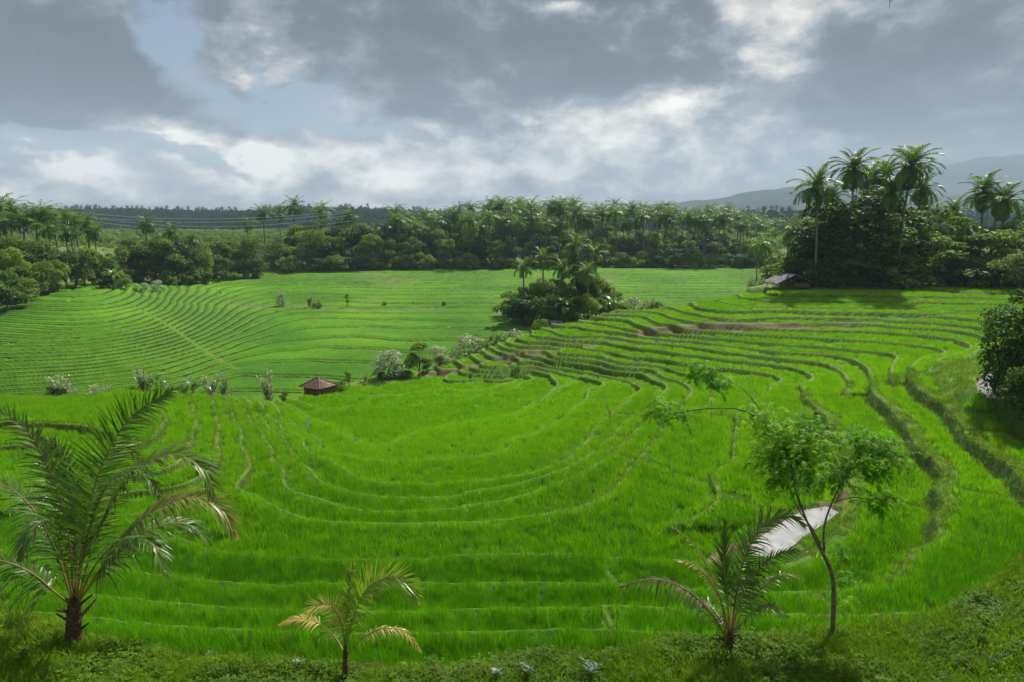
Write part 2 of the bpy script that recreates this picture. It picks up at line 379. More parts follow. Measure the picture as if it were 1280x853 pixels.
# plateau under the right grove
plat = sstep(yy, 104.5, 106)*(ppx > 930)
N.z = N.z*(1-plat) + (-9.5)*plat; N.fd = np.where(plat > .05, -1, N.fd); N.wild = plat
# grass hollow by the stream, pond and stream beds
dg = dist_poly(xx, yy, GRASSY); wg = 1-sstep(dg, -.5, 1.2)
N.z = N.z*(1-wg) + (np.clip(hl, -12.6, -11.5))*wg; N.bund = np.maximum(N.bund, wg); N.riser *= (1-wg); N.fd = np.where(dg < .6, -1, N.fd)
for poly, pz in ((POND, POND_Z), (STRM, STRM_Z)):
    dp = dist_poly(xx, yy, poly); wp = 1-sstep(dp, -.25, .35); we = 1-sstep(dp, .4, 1.8)
    N.z = N.z*(1-we) + we*(pz+.10 if poly is POND else pz+.15)
    N.z = np.where(dp < .4, N.z*(1-wp)+(pz-.25)*wp, N.z); N.fd = np.where(dp < .55, -1, N.fd)
    N.soil = np.maximum(N.soil, (dp < .22).astype(float)); N.riser = N.riser*(dp > .8)
for poly in (SOIL, SOIL2):
    dp = dist_poly(xx, yy, poly); N.soil = np.maximum(N.soil, 1-sstep(dp+.35*fbm(xx*1.5, yy*1.5, 2, 4), -.1, .2)); N.fd = np.where(dp < .2, -1, N.fd)
inner = np.maximum((1-sstep(ppx, 650, 715))*(1-sstep(yy, 76, 80))*np.maximum(sstep(ppx, 345, 380), 1-sstep(yy, 40, 44)), (1-sstep(yy, 29, 32))*(1-sstep(ppx, 1000, 1060)))
N.bund *= 1-.3*inner; N.riser *= 1-.2*inner; N.fd = N.fd + .0*inner*(N.fd > -.4)*(N.wild < .1); N.inner = inner
# bare strip of earth on the terraces near the right grove
for (a, b) in [((1118, 371), (1182, 376)), ((1075, 393), (1150, 391))]:
    yy_ = P(a[0], a[1], -10.4)[1]
rdg = np.interp(ppx, RD_px, RD_y) + .8*fbm(xx/5, xx*0, 2, 12)
N.z = N.z - 0.65*np.maximum(yy-rdg, 0); N.fd = np.where(yy > rdg-.5, -1, N.fd)
N.wild = np.maximum(N.wild, sstep(yy-rdg, -1.2, 0))
# rough little bumps on bunds and risers
N.z += (N.bund*.05 + N.riser*.09*(1-.7*sstep(yy, 50, 75)) + N.wild*.15 + .012)*fbm(xx*2.2, yy*2.2, 3, 40)
zb_, db_ = bank_h(xx, yy)
keep = ~(yy > rdg + 22)
keep &= N.z > zb_-1.2

# valley field
V = Field(); V.u = ugrid(-1.05, 1.05, -0.78, 0.42, int(800*QUAL), 45); V.ly = np.concatenate([np.linspace(math.log(72), math.log(238), int(580*QUAL), endpoint=False), np.linspace(math.log(238), math.log(330), 30)])
vy, vu = np.meshgrid(np.exp(V.ly), V.u, indexing='ij'); vx = vu*vy
hv = up2(val_s, V, 3) + .16*fbm(vx/14, vy/14, 3, 21); hv = np.clip(hv, -21.2, -8)
dxv = np.gradient(V.u)[None, :]*vy; dyv = np.gradient(np.exp(V.ly))[:, None]*np.ones_like(vu)
cellv = np.maximum(dxv*.8, dyv*.6)
vpx = 640 + vu*cP*853.33
# lower flat valley (in front of the dirt path) has coarser steps
V.z, V.bund, V.riser, V.fd, kv = terrace(hv, vx, vy, dxv, dyv, .28, -21.4, -40, 40, cellv, np.interp(vy, [80, 150, 300], [.40, .55, .9]), np.interp(vy, [80, 150, 300], [.28, .42, .6]), None, (26, 60), .03, 3)
can = .34*sstep(V.fd, 0, .25)
V.z += can
V.z += (.05*can/.34)*fbm(vx*1.6, vy*1.1, 3, 5)
V.soil = np.zeros_like(V.z)
vpath = np.abs(vy - (155 + 2.5*fbm(vx/15, vx*0, 2, 6)) ) # dirt path across the valley, v about 387
pw = (1-sstep(vpath, .8, 1.6))*((vpx > 285) & (vpx < 560)); V.soil = np.maximum(V.soil, pw*.75); V.bund = np.maximum(V.bund, pw)
V.fd = np.where(pw > .3, -1, V.fd)
V.wild = sstep(vy + 8*fbm(vx/12, vy/12, 3, 61), np.interp(vpx, [0, 100, 170, 230, 640, 1000], [128, 150, 165, 218, 250, 236]), np.interp(vpx, [0, 100, 170, 230, 640, 1000], [132, 155, 175, 224, 258, 242]))
for (px_, v_, rx_, ry_, s_) in [(463,346,7,10,.45),(500,352,9,8,.6),(467,375,3,8,.5),(760,350,6,14,.5),(700,392,16,7,.9),(600,338,8,5,.5)]:
    q = P(px_, v_, np.interp(v_, [333, 341, 355, 370, 386, 400], [-14.6, -15.5, -17, -18.1, -18.9, -19.4]))
    e = 1-sstep(np.hypot((vx-q[0])/rx_, (vy-q[1])/ry_)+.35*fbm(vx/4, vy/4, 3, 17), .7, 1.0)
    V.wild = np.maximum(V.wild, e*s_); V.fd = np.where(e > .4, -1, V.fd)
V.z = V.z*(1-V.wild) + (hv + .8*fbm(vx/6, vy/6, 4, 14))*V.wild
# diagonal footpath down the left hill
q0, q1 = P(168, 386, -15.4), P(300, 462, -20.5)
ex, ey = q1[0]-q0[0], q1[1]-q0[1]; tt = np.clip(((vx-q0[0])*ex+(vy-q0[1])*ey)/(ex*ex+ey*ey), 0, 1)
dpth = np.hypot(vx-q0[0]-tt*ex, vy-q0[1]-tt*ey); V.bund = np.maximum(V.bund, 1-sstep(dpth, .2, .4)); V.fd = np.where(dpth < .6, -1, V.fd)
V.riser = V.riser*sstep(dpth, .3, .6)
nzv = np.interp(vpx, RD_px, RD_y)
keepv = (vy > np.minimum(nzv-4, 131))

def ground(x, y):
    x = np.atleast_1d(np.asarray(x, float)); y = np.atleast_1d(np.asarray(y, float))
    zn = np.where((y > 12) & (y < 134), lookup(N, N.z, x, np.clip(y, 12.1, 134)), -99)
    zv = np.where(y > 73, lookup(V, V.z, x, np.clip(y, 73, 329)), -99)
    zb = bank_h(x, y)[0]; zb = np.where(y < 30, zb, -99)
    pxx = 640 + x/np.maximum(y, 1)*cP*853
    rr = np.interp(pxx, RD_px, RD_y)
    zv = np.where(y < np.minimum(rr, 133), -99, zv)
    r = np.maximum(np.maximum(zn, zv), zb)
    return float(r[0]) if len(r) == 1 else r

# ------------------------------------------------------------------ mesh helpers
def mesh_np(name, v, quads=None, tris=None, mats=(), attrs=None, smooth=False, uv=None):
    me = bpy.data.meshes.new(name); v = np.asarray(v, np.float32)
    me.vertices.add(len(v)); me.vertices.foreach_set('co', v.ravel())
    q = np.zeros((0, 4), np.int32) if quads is None else np.asarray(quads, np.int32).reshape(-1, 4)
    t = np.zeros((0, 3), np.int32) if tris is None else np.asarray(tris, np.int32).reshape(-1, 3)
    me.loops.add(q.size+t.size); me.loops.foreach_set('vertex_index', np.concatenate([q.ravel(), t.ravel()]))
    me.polygons.add(len(q)+len(t))
    st = np.concatenate([np.arange(len(q))*4, q.size+np.arange(len(t))*3]); me.polygons.foreach_set('loop_start', st.astype(np.int32))
    if smooth: me.polygons.foreach_set('use_smooth', np.ones(len(q)+len(t), bool))
    me.update(calc_edges=True)
    if attrs:
        for k, a in attrs.items():
            at = me.attributes.new(k, 'FLOAT', 'POINT'); at.data.foreach_set('value', np.asarray(a, np.float32).ravel())
    for m in mats: me.materials.append(m)
    return me
def grid_mesh(name, x, y, z, keep, mats, attrs):
    n, m = z.shape; idx = np.arange(n*m).reshape(n, m)
    kq = keep[:-1, :-1] & keep[1:, :-1] & keep[:-1, 1:] & keep[1:, 1:]
    q = np.stack([idx[:-1, :-1], idx[:-1, 1:], idx[1:, 1:], idx[1:, :-1]], -1)[kq]
    used = np.zeros(n*m, bool); used[q.ravel()] = True; remap = np.cumsum(used)-1
    v = np.stack([x.ravel(), y.ravel(), z.ravel()], 1)[used]
    return mesh_np(name, v, remap[q], mats=mats, attrs={k: a.ravel()[used] for k, a in attrs.items()}, smooth=True)

class Acc:
    """collects verts and faces"""
    def __init__(s): s.v = []; s.q = []; s.t = []; s.n = 0; s.a = []
    def add(s, v, q=None, t=None, a=0.0):
        v = np.asarray(v, float).reshape(-1, 3)
        if q is not None and len(q): s.q.append(np.asarray(q).reshape(-1, 4)+s.n)
        if t is not None and len(t): s.t.append(np.asarray(t).reshape(-1, 3)+s.n)
        s.v.append(v); s.a.append(np.broadcast_to(np.asarray(a, float), (len(v),)).copy()); s.n += len(v)
        return s
    def mesh(s, name, mats, smooth=False):
        return mesh_np(name, np.concatenate(s.v), np.concatenate(s.q) if s.q else None, np.concatenate(s.t) if s.t else None, mats, {'tone': np.concatenate(s.a)}, smooth)
    def tube(s, pts, rad, seg=8, a=0.0, cap=True):
        pts = np.asarray(pts, float); n = len(pts); rad = np.broadcast_to(np.asarray(rad, float), (n,))
        T = np.gradient(pts, axis=0); T /= np.linalg.norm(T, axis=1)[:, None]+1e-9
        ref = np.array([0, 0, 1.0]) if abs(T[0, 2]) < .9 else np.array([1.0, 0, 0])
        A = np.cross(T, ref); A /= np.linalg.norm(A, axis=1)[:, None]+1e-9; B = np.cross(T, A)
        an = np.arange(seg)/seg*2*math.pi
        ring = pts[:, None]+rad[:, None, None]*(A[:, None]*np.cos(an)[None, :, None]+B[:, None]*np.sin(an)[None, :, None])
        i = np.arange(n-1)[:, None]*seg; j = np.arange(seg)[None]; j2 = (j+1) % seg
        q = np.stack([i+j, i+j2, i+seg+j2, i+seg+j], -1).reshape(-1, 4)
        s.add(ring.reshape(-1, 3), q, None, a)
        if cap: s.add([pts[-1]+T[-1]*rad[-1]*.5]+list(ring[-1]), None, [(0, 1+k, 1+(k+1) % seg) for k in range(seg)], a)
        return s
    def box(s, c, d, rot=0, a=0.0):
        c = np.array(c); d = np.array(d)/2
        v = np.array([(x, y, z) for x in (-1, 1) for y in (-1, 1) for z in (-1, 1)])*d
        if rot: v = v@np.array([[math.cos(rot), math.sin(rot), 0], [-math.sin(rot), math.cos(rot), 0], [0, 0, 1]])
        return s.add(v+c, [(0, 1, 3, 2), (4, 6, 7, 5), (0, 4, 5, 1), (2, 3, 7, 6), (0, 2, 6, 4), (1, 5, 7, 3)], None, a)

def link(name, me, parent=None, loc=None):
    o = bpy.data.objects.new(name, me); COL.objects.link(o)
    if parent: o.parent = parent
    if loc is not None: o.location = loc
    return o
def tag(o, label=None, cat=None, group=None, kind=None):
    if label: o['label'] = label
    if cat: o['category'] = cat
    if group: o['group'] = group
    if kind: o['kind'] = kind
    return o
def thing(name, label, cat, loc, parts, rz=0.0, sc=1.0, group=None, tilt=(0, 0)):
    e = bpy.data.objects.new(name, None); COL.objects.link(e); e.empty_display_size = .3
    e.location = tuple(loc); e.rotation_euler = (tilt[0], tilt[1], rz); e.scale = (sc, sc, sc) if not hasattr(sc, '__len__') else sc
    tag(e, label, cat, group)
    for p in parts:
        o = link(p[0], p[1], e)
        if len(p) > 2: o.location = p[2]
        if len(p) > 3: o.rotation_euler = p[3]
        if len(p) > 4: o.scale = (p[4],)*3
        if len(p) > 5: o['label'] = p[5]
    return e

# ------------------------------------------------------------------ materials
def material(name):
    m = bpy.data.materials.new(name); m.use_nodes = True; t = NT(m.node_tree); t.n.clear()
    out = t.node('ShaderNodeOutputMaterial'); return m, t, out
def pbsdf(t, col, rough=.7, spec=.3, normal=None):
    b = t.node('ShaderNodeBsdfPrincipled'); t.put(b.inputs['Base Color'], (*col, 1) if isinstance(col, tuple) else col)
    t.put(b.inputs['Roughness'], rough); b.inputs['Specular IOR Level'].default_value = spec
    if normal is not None: t.l.new(normal, b.inputs['Normal'])
    return b.outputs[0]
def leaf_mat(name, cols, trans=.4, rough=.45, spec=.4, tcol=None, wscale=.06, tone=None, tint=False):
    """cols: dark, mid, light; mixed by world noise and by the object"""
    m, t, out = material(name)
    pos = t.node('ShaderNodeNewGeometry').outputs['Position']; oi = t.node('ShaderNodeObjectInfo').outputs['Random']
    n1 = t.noise(pos, wscale, 2, .5); n2 = t.noise(pos, wscale*25, 2, .6)
    f = t.m('ADD', t.m('ADD', t.m('MULTIPLY', n1, .55), t.m('MULTIPLY', n2, .35)), t.m('MULTIPLY', oi, .30))
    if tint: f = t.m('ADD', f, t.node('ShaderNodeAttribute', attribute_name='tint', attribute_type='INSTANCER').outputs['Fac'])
    if len(cols) == 2: cols = (cols[0], cols[0], cols[1])
    c = t.ramp(f, [(.30, cols[0]), (.58, cols[1]), (.88, cols[2])])
    if tone is not None:
        at = t.node('ShaderNodeAttribute', attribute_name='tone').outputs['Fac']; c = t.mix(at, c, tone)
    d = pbsdf(t, c, rough, spec)
    tr = t.node('ShaderNodeBsdfTranslucent')
    t.l.new(t.mix(1.0, c, tcol or (1.5, 1.55, .6), 'MULTIPLY'), tr.inputs[0])
    mx = t.node('ShaderNodeMixShader'); mx.inputs[0].default_value = trans
    t.l.new(d, mx.inputs[1]); t.l.new(tr.outputs[0], mx.inputs[2]); t.l.new(mx.outputs[0], out.inputs[0])
    return m
def bark_mat(name, c1, c2, scale=6):
    m, t, out = material(name); co = t.node('ShaderNodeTexCoord').outputs['Object']
    n = t.noise(co, scale, 5, .65); c = t.ramp(n, [(.3, c1), (.7, c2)])
    wv = t.node('ShaderNodeTexWave', wave_type='BANDS', bands_direction='Z'); t.l.new(co, wv.inputs[0]); wv.inputs['Scale'].default_value = 3.0; wv.inputs['Distortion'].default_value = 3
    b = t.node('ShaderNodeBump'); b.inputs['Strength'].default_value = .6; b.inputs['Distance'].default_value = .03
    t.l.new(t.m('ADD', t.m('MULTIPLY', wv.outputs[1], .5), n), b.inputs['Height'])
    t.l.new(pbsdf(t, c, .85, .2, b.outputs[0]), out.inputs[0]); return m
def plain_mat(name, c1, c2, rough=.7, scale=3, spec=.3, bump=.3, metal=0):
    m, t, out = material(name); co = t.node('ShaderNodeTexCoord').outputs['Object']
    n = t.noise(co, scale, 5, .6); c = t.ramp(n, [(.3, c1), (.7, c2)])
    b = t.node('ShaderNodeBump'); b.inputs['Strength'].default_value = bump; b.inputs['Distance'].default_value = .02; t.l.new(n, b.inputs['Height'])
    t.l.new(pbsdf(t, c, rough, spec, b.outputs[0]), out.inputs[0]); return m

def terrain_mat(name, field_cols, far=False):
    m, t, out = material(name)
    pos = t.node('ShaderNodeNewGeometry').outputs['Position']
    at = lambda n: t.node('ShaderNodeAttribute', attribute_name=n).outputs['Fac']
    big = t.noise(pos, .045, 3, .5); mid = t.noise(pos, .5, 4, .6); fine = t.noise(pos, 6.0 if not far else 2.2, 4, .7); tiny = t.noise(pos, 22, 3, .7)
    f = t.m('ADD', t.m('MULTIPLY', big, .55), t.m('ADD', t.m('MULTIPLY', mid, .2), t.m('MULTIPLY', fine, .25)))
    fc = t.ramp(f, [(.36, field_cols[0]), (.5, field_cols[1]), (.64, field_cols[2])])
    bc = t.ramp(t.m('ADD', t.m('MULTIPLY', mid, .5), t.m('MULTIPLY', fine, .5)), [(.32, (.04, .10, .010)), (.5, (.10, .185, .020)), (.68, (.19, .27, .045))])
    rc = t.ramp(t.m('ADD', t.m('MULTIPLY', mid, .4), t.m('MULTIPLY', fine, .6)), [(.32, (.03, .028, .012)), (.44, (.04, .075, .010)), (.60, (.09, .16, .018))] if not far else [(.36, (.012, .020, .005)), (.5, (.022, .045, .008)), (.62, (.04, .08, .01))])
    sc = t.ramp(t.m('ADD', t.m('MULTIPLY', mid, .5), t.m('MULTIPLY', fine, .5)), [(.36, (.055, .040, .024)), (.50, (.13, .10, .060)), (.66, (.24, .20, .12))])
    wc = t.ramp(t.m('ADD', t.m('MULTIPLY', mid, .5), t.m('MULTIPLY', fine, .5)), [(.36, (.045, .085, .018)), (.5, (.11, .17, .035)), (.66, (.24, .27, .09))])
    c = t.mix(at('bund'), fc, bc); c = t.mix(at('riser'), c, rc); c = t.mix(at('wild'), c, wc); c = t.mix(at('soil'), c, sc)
    b = t.node('ShaderNodeBump'); b.inputs['Strength'].default_value = .9; b.inputs['Distance'].default_value = .12 if not far else .25
    t.l.new(t.m('ADD', fine, t.m('MULTIPLY', tiny, .4)), b.inputs['Height'])
    d = pbsdf(t, c, .85, .12, b.outputs[0])
    if far:
        tr = t.node('ShaderNodeBsdfTranslucent'); t.l.new(t.mix(1.0, c, (1.2, 1.3, .5), 'MULTIPLY'), tr.inputs[0]); t.l.new(b.outputs[0], tr.inputs['Normal'])
    t.l.new(d, out.inputs[0]); return m

M = {}
M['near'] = terrain_mat('terrace_earth_and_grass', [(.03, .09, .004), (.045, .13, .005), (.065, .17, .008)])
M['valley'] = terrain_mat('valley_rice_and_grass', [(.034, .12, .002), (.062, .185, .003), (.115, .27, .006)], far=True)
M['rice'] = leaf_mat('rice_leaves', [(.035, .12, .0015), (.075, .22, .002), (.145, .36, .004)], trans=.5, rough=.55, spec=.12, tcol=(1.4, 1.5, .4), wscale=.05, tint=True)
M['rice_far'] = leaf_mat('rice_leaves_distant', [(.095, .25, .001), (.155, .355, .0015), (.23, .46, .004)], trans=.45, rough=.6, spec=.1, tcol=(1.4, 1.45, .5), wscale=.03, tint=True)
M['grass'] = leaf_mat('short_grass', [(.055, .14, .006), (.12, .23, .010), (.24, .34, .025)], trans=.4, rough=.6, spec=.1, wscale=.35)
M['clover'] = leaf_mat('low_leafy_weeds', [(.035, .09, .006), (.075, .15, .008), (.14, .23, .015)], trans=.35, rough=.6, spec=.12, wscale=.3)

# ------------------------------------------------------------------ the ground
EA = ('bund', 'riser', 'soil', 'wild')
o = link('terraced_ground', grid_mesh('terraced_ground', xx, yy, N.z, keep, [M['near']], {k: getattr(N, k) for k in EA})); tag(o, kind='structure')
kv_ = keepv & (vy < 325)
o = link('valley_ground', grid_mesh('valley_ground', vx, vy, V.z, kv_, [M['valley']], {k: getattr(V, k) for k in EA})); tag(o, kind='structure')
B = Field(); bu = np.linspace(-1.3, 1.3, 420); by_ = np.exp(np.linspace(math.log(4.0), math.log(34), 150))
by, bu = np.meshgrid(by_, bu, indexing='ij'); bx = bu*by; bz, bd = bank_h(bx, by)
gr = fbm(bx/1.5, by/1.5, 3, 66)
me = grid_mesh('grass_bank', bx, by, bz, bd < 9, [M['near']], {'bund': np.clip(.55+gr, 0, 1), 'riser': sstep(bd, .6, 1.5)*.7, 'soil': np.zeros_like(bz), 'wild': np.clip(.5+gr*.8, 0, 1)*.6})
o = link('grass_bank', me); tag(o, kind='structure')
# far ground sheet to the horizon
gxs = np.concatenate([[-4450, -2500, -1200], np.linspace(-700, 700, 57), [1200, 2500, 4450]]); gys = np.concatenate([np.linspace(300, 900, 40), [1200, 2000, 4000, 4450]])
GX, GY = np.meshgrid(gxs, gys); GZ = -14 + 8*fbm(GX/160, GY/160, 4, 91)*np.clip((GY-320)/200, 0, 1) + np.clip((GY-300)/300, 0, 1)*4
GZ = np.where(GY < 305, -13.5, GZ)
M['farground'] = plain_mat('distant_green_ground', (.03, .07, .02), (.06, .11, .03), .9, .02, .1)
o = link('far_ground', grid_mesh('far_ground', GX, GY, GZ, np.ones_like(GX, bool), [M['farground']], {})); tag(o, kind='structure')
gs = Acc(); gs.add([(-4450, -450, -24), (4450, -450, -24), (4450, 300, -24), (-4450, 300, -24)], [(0, 1, 2, 3)])
o = link('ground', gs.mesh('ground', [M['farground']])); tag(o, kind='structure')
print('terrain', time.time()-T0)

# ------------------------------------------------------------------ scattered ground cover (one object per stretch, geometry nodes)
def blades(n, r, h0, h1, w, lean=.35, seed=0, seg=2, curve=.5):
    g = np.random.default_rng(seed); A = Acc()
    for i in range(n):
        a = g.uniform(0, 6.283); rr = r*math.sqrt(g.uniform()); bx_, by__ = rr*math.cos(a), rr*math.sin(a)
        h = g.uniform(h0, h1); d = g.uniform(0, 6.283); ln = g.uniform(.1, 1)*lean*h; ww = w*g.uniform(.7, 1.3)
        fx, fy = math.cos(d), math.sin(d); sx, sy = -fy*ww/2, fx*ww/2; v = []
        for k in range(seg+1):
            t_ = k/seg; off = ln*(t_*(1-curve)+curve*t_*t_*1.6); z_ = h*(t_ - .25*curve*t_*t_*lean)
            wd = (1, .85, .02)[min(k*2//seg, 2)] if seg == 2 else (1-t_**2*.98)
            v += [(bx_+fx*off-sx*wd, by__+fy*off-sy*wd, z_), (bx_+fx*off+sx*wd, by__+fy*off+sy*wd, z_)]
        q = [(2*k, 2*k+1, 2*k+3, 2*k+2) for k in range(seg)]
        A.add(v, q, None, g.uniform())
    return A
def proto_coll(name, meshes):
    c = bpy.data.collections.new(name)
    for i, me in enumerate(meshes):
        o = bpy.data.objects.new(name+'_tuft', me); c.objects.link(o)
    return c
def scatter(name, label, cat, pts, rot, sc, coll, tint=None):
    me = bpy.data.meshes.new(name); n = len(pts)
    me.vertices.add(n); me.vertices.foreach_set('co', np.asarray(pts, np.float32).ravel())
    a = me.attributes.new('rot', 'FLOAT_VECTOR', 'POINT'); a.data.foreach_set('vector', np.asarray(rot, np.float32).ravel())
    a = me.attributes.new('sc', 'FLOAT_VECTOR', 'POINT'); s3 = np.asarray(sc, np.float32); s3 = np.stack([s3]*3, 1) if s3.ndim == 1 else s3
    a.data.foreach_set('vector', s3.ravel())
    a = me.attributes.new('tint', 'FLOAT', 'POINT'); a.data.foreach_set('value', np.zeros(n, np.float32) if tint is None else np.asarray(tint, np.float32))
    o = link(name, me); tag(o, label, cat, kind='stuff')
    ng = bpy.data.node_groups.new(name+'_scatter', 'GeometryNodeTree')
    ng.interface.new_socket('Geometry', in_out='INPUT', socket_type='NodeSocketGeometry'); ng.interface.new_socket('Geometry', in_out='OUTPUT', socket_type='NodeSocketGeometry')
    nd = ng.nodes; L = ng.links
    gi = nd.new('NodeGroupInput'); go = nd.new('NodeGroupOutput'); ip = nd.new('GeometryNodeInstanceOnPoints'); ci = nd.new('GeometryNodeCollectionInfo')
    ci.inputs[0].default_value = coll; ci.inputs['Separate Children'].default_value = True; ci.inputs['Reset Children'].default_value = True
    ip.inputs['Pick Instance'].default_value = True
    r = nd.new('GeometryNodeInputNamedAttribute'); r.data_type = 'FLOAT_VECTOR'; r.inputs[0].default_value = 'rot'
    s = nd.new('GeometryNodeInputNamedAttribute'); s.data_type = 'FLOAT_VECTOR'; s.inputs[0].default_value = 'sc'
    mp = nd.new('GeometryNodeMeshToPoints')
    L.new(gi.outputs[0], ip.inputs['Points']); L.new(ci.outputs[0], ip.inputs['Instance'])
    try:
        e2 = nd.new('FunctionNodeEulerToRotation'); L.new(r.outputs[0], e2.inputs[0]); L.new(e2.outputs[0], ip.inputs['Rotation'])
    except Exception:
        L.new(r.outputs[0], ip.inputs['Rotation'])
    L.new(s.outputs[0], ip.inputs['Scale']); L.new(ip.outputs[0], go.inputs[0]); nd.remove(mp)
    md = o.modifiers.new('scatter', 'NODES'); md.node_group = ng
    return o
def pick(F, y0, y1, umax, dens, cond, seed, jit=True):
    """random points of the field F between depths y0 and y1 with density per square metre"""
    g = np.random.default_rng(seed); out = []
    edges = np.exp(np.linspace(math.log(y0), math.log(y1), 24))
    for a, b in zip(edges[:-1], edges[1:]):
        ym = (a+b)/2; area = (b-a)*2*umax*ym; d = dens(ym) if callable(dens) else dens; n = int(area*d)
        if n < 1: continue
        y = g.uniform(a, b, n); x = g.uniform(-umax, umax, n)*y
        out.append(np.stack([x, y], 1))
    p = np.concatenate(out); x, y = p[:, 0], p[:, 1]
    z = lookup(F, F.z, x, y); ok = cond(F, x, y, z); x, y, z = x[ok], y[ok], z[ok]
    return x, y, z, g
def is_rice(F, x, y, z):
    px = 640+x/y*cP*853.33
    ok = (lookup(F, F.fd, x, y) > .08) & (lookup(F, F.wild, x, y) < .1)
    if F is N: ok &= bank_h(x, y)[0] < z+.1
    return ok
def rots(g, n, tilt=.12): return np.stack([g.normal(0, tilt, n), g.normal(0, tilt, n), g.uniform(0, 6.283, n)], 1)
NEARC = proto_coll('rice_clump_near', [blades(34, .17, .30, .55, .013, .45, s, 3).mesh('rice_clump', [M['rice']]) for s in range(5)])
MIDC = proto_coll('rice_clump_mid', [blades(40, .32, .32, .54, .026, .45, s+10).mesh('rice_clump', [M['rice_far']]) for s in range(5)])
FARC = proto_coll('rice_clump_far', [blades(44, .55, .30, .52, .055, .45, s+20).mesh('rice_clump', [M['rice_far']]) for s in range(5)])
VFARC = proto_coll('rice_clump_valley', [blades(26, .8, .08, .22, .12, .5, s+30).mesh('rice_clump', [M['rice_far']]) for s in range(4)])
UM = .80
def lob(x, y): return 1 + .22*fbm(x/5, y/5, 3, 55)
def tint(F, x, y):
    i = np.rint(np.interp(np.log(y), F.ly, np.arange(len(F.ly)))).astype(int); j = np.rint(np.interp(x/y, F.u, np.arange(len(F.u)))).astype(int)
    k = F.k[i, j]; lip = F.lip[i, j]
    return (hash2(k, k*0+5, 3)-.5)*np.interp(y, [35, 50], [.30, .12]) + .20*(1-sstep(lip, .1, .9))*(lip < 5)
def zone(a, b, wa=4, wb=4, mg=.08):   # soft overlap between the stretches so no seam shows
    def f(F, x, y, z):
        p = np.clip((y-(a-wa))/(2*wa), 0, 1) if wa else 1.0; q = np.clip(((b+wb)-y)/(2*wb), 0, 1); r = np.random.default_rng(int(a)).uniform(size=len(x))
        return is_rice(F, x, y, z) & (r < p*q) & (lookup(F, F.fd, x, y) > mg)
    return f
x, y, z, g = pick(N, 15.5, 38, UM, lambda y: 28, zone(15, 32, 0, 5), 1); n = len(x); print('near rice', n)
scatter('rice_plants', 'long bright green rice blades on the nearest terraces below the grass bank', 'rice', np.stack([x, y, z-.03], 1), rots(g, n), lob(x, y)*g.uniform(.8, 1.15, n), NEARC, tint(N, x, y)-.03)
x, y, z, g = pick(N, 26, 70, UM, lambda y: 11, zone(31, 64, 5, 5, .14), 2); n = len(x); print('mid rice', n)
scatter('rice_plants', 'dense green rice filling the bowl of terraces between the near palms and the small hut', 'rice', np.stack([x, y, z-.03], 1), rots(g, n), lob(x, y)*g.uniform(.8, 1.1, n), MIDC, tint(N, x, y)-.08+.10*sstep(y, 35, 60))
x, y, z, g = pick(N, 57, 112, .78, lambda y: 4.2, zone(63, 120, 5, 4, .38), 3); n = len(x); print('far rice', n)
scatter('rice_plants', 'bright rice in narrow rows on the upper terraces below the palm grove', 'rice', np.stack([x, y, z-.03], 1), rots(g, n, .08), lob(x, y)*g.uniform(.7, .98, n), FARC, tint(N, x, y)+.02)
x, y, z, g = pick(V, 76, 215, .80, lambda y: np.interp(y, [76, 130, 215], [.7, .35, .12]), lambda F, x, y, z: is_rice(F, x, y, z) & (lookup(F, F.fd, x, y) > .3) & (y > np.interp(640+x/y*841, RD_px, RD_y)+2) & (640+x/y*841 > 330), 4); n = len(x); print('valley rice', n)
scatter('rice_plants', 'rice covering the distant valley terraces and the left hill', 'rice', np.stack([x, y, z-.10], 1), rots(g, n, .05), g.uniform(.7, 1.1, n), VFARC, np.full(n, -.25))
x, y, z, g = pick(N, 62, 112, .78, lambda y: 9, lambda F, x, y, z: is_rice(F, x, y, z) & (lookup(F, F.fd, x, y) > .10) & (lookup(F, F.fd, x, y) < .6), 8); n = len(x); print('edge rice', n)
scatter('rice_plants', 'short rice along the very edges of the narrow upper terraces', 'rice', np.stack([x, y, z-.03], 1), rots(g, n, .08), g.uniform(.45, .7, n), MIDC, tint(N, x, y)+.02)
# short grass on the bunds and banks of the near terraces
BLC = proto_coll('grass_tuft', [blades(26, .16, .05, .17, .010, .9, s+40).mesh('grass_tuft', [M['grass']]) for s in range(4)])
x, y, z, g = pick(N, 15.5, 62, UM, lambda y: np.interp(y, [15, 30, 46, 62], [30, 18, 9, 6]), lambda F, x, y, z: (lookup(F, F.fd, x, y) < .05) & (lookup(F, F.inner, x, y) < .4) & (lookup(F, F.soil, x, y) < .3) & (bank_h(x, y)[0] < z+.1) & ((lookup(F, F.riser, x, y) < .5) | (np.random.default_rng(3).uniform(size=len(x)) < .4)), 5)
n = len(x); print('bund grass', n)
scatter('bund_grass', 'short pale grass on the banks between the rice terraces', 'grass', np.stack([x, y, z-.01], 1), rots(g, n, .25), g.uniform(.7, 1.5, n)*np.interp(y, [15, 62], [1, 2.1]), BLC)
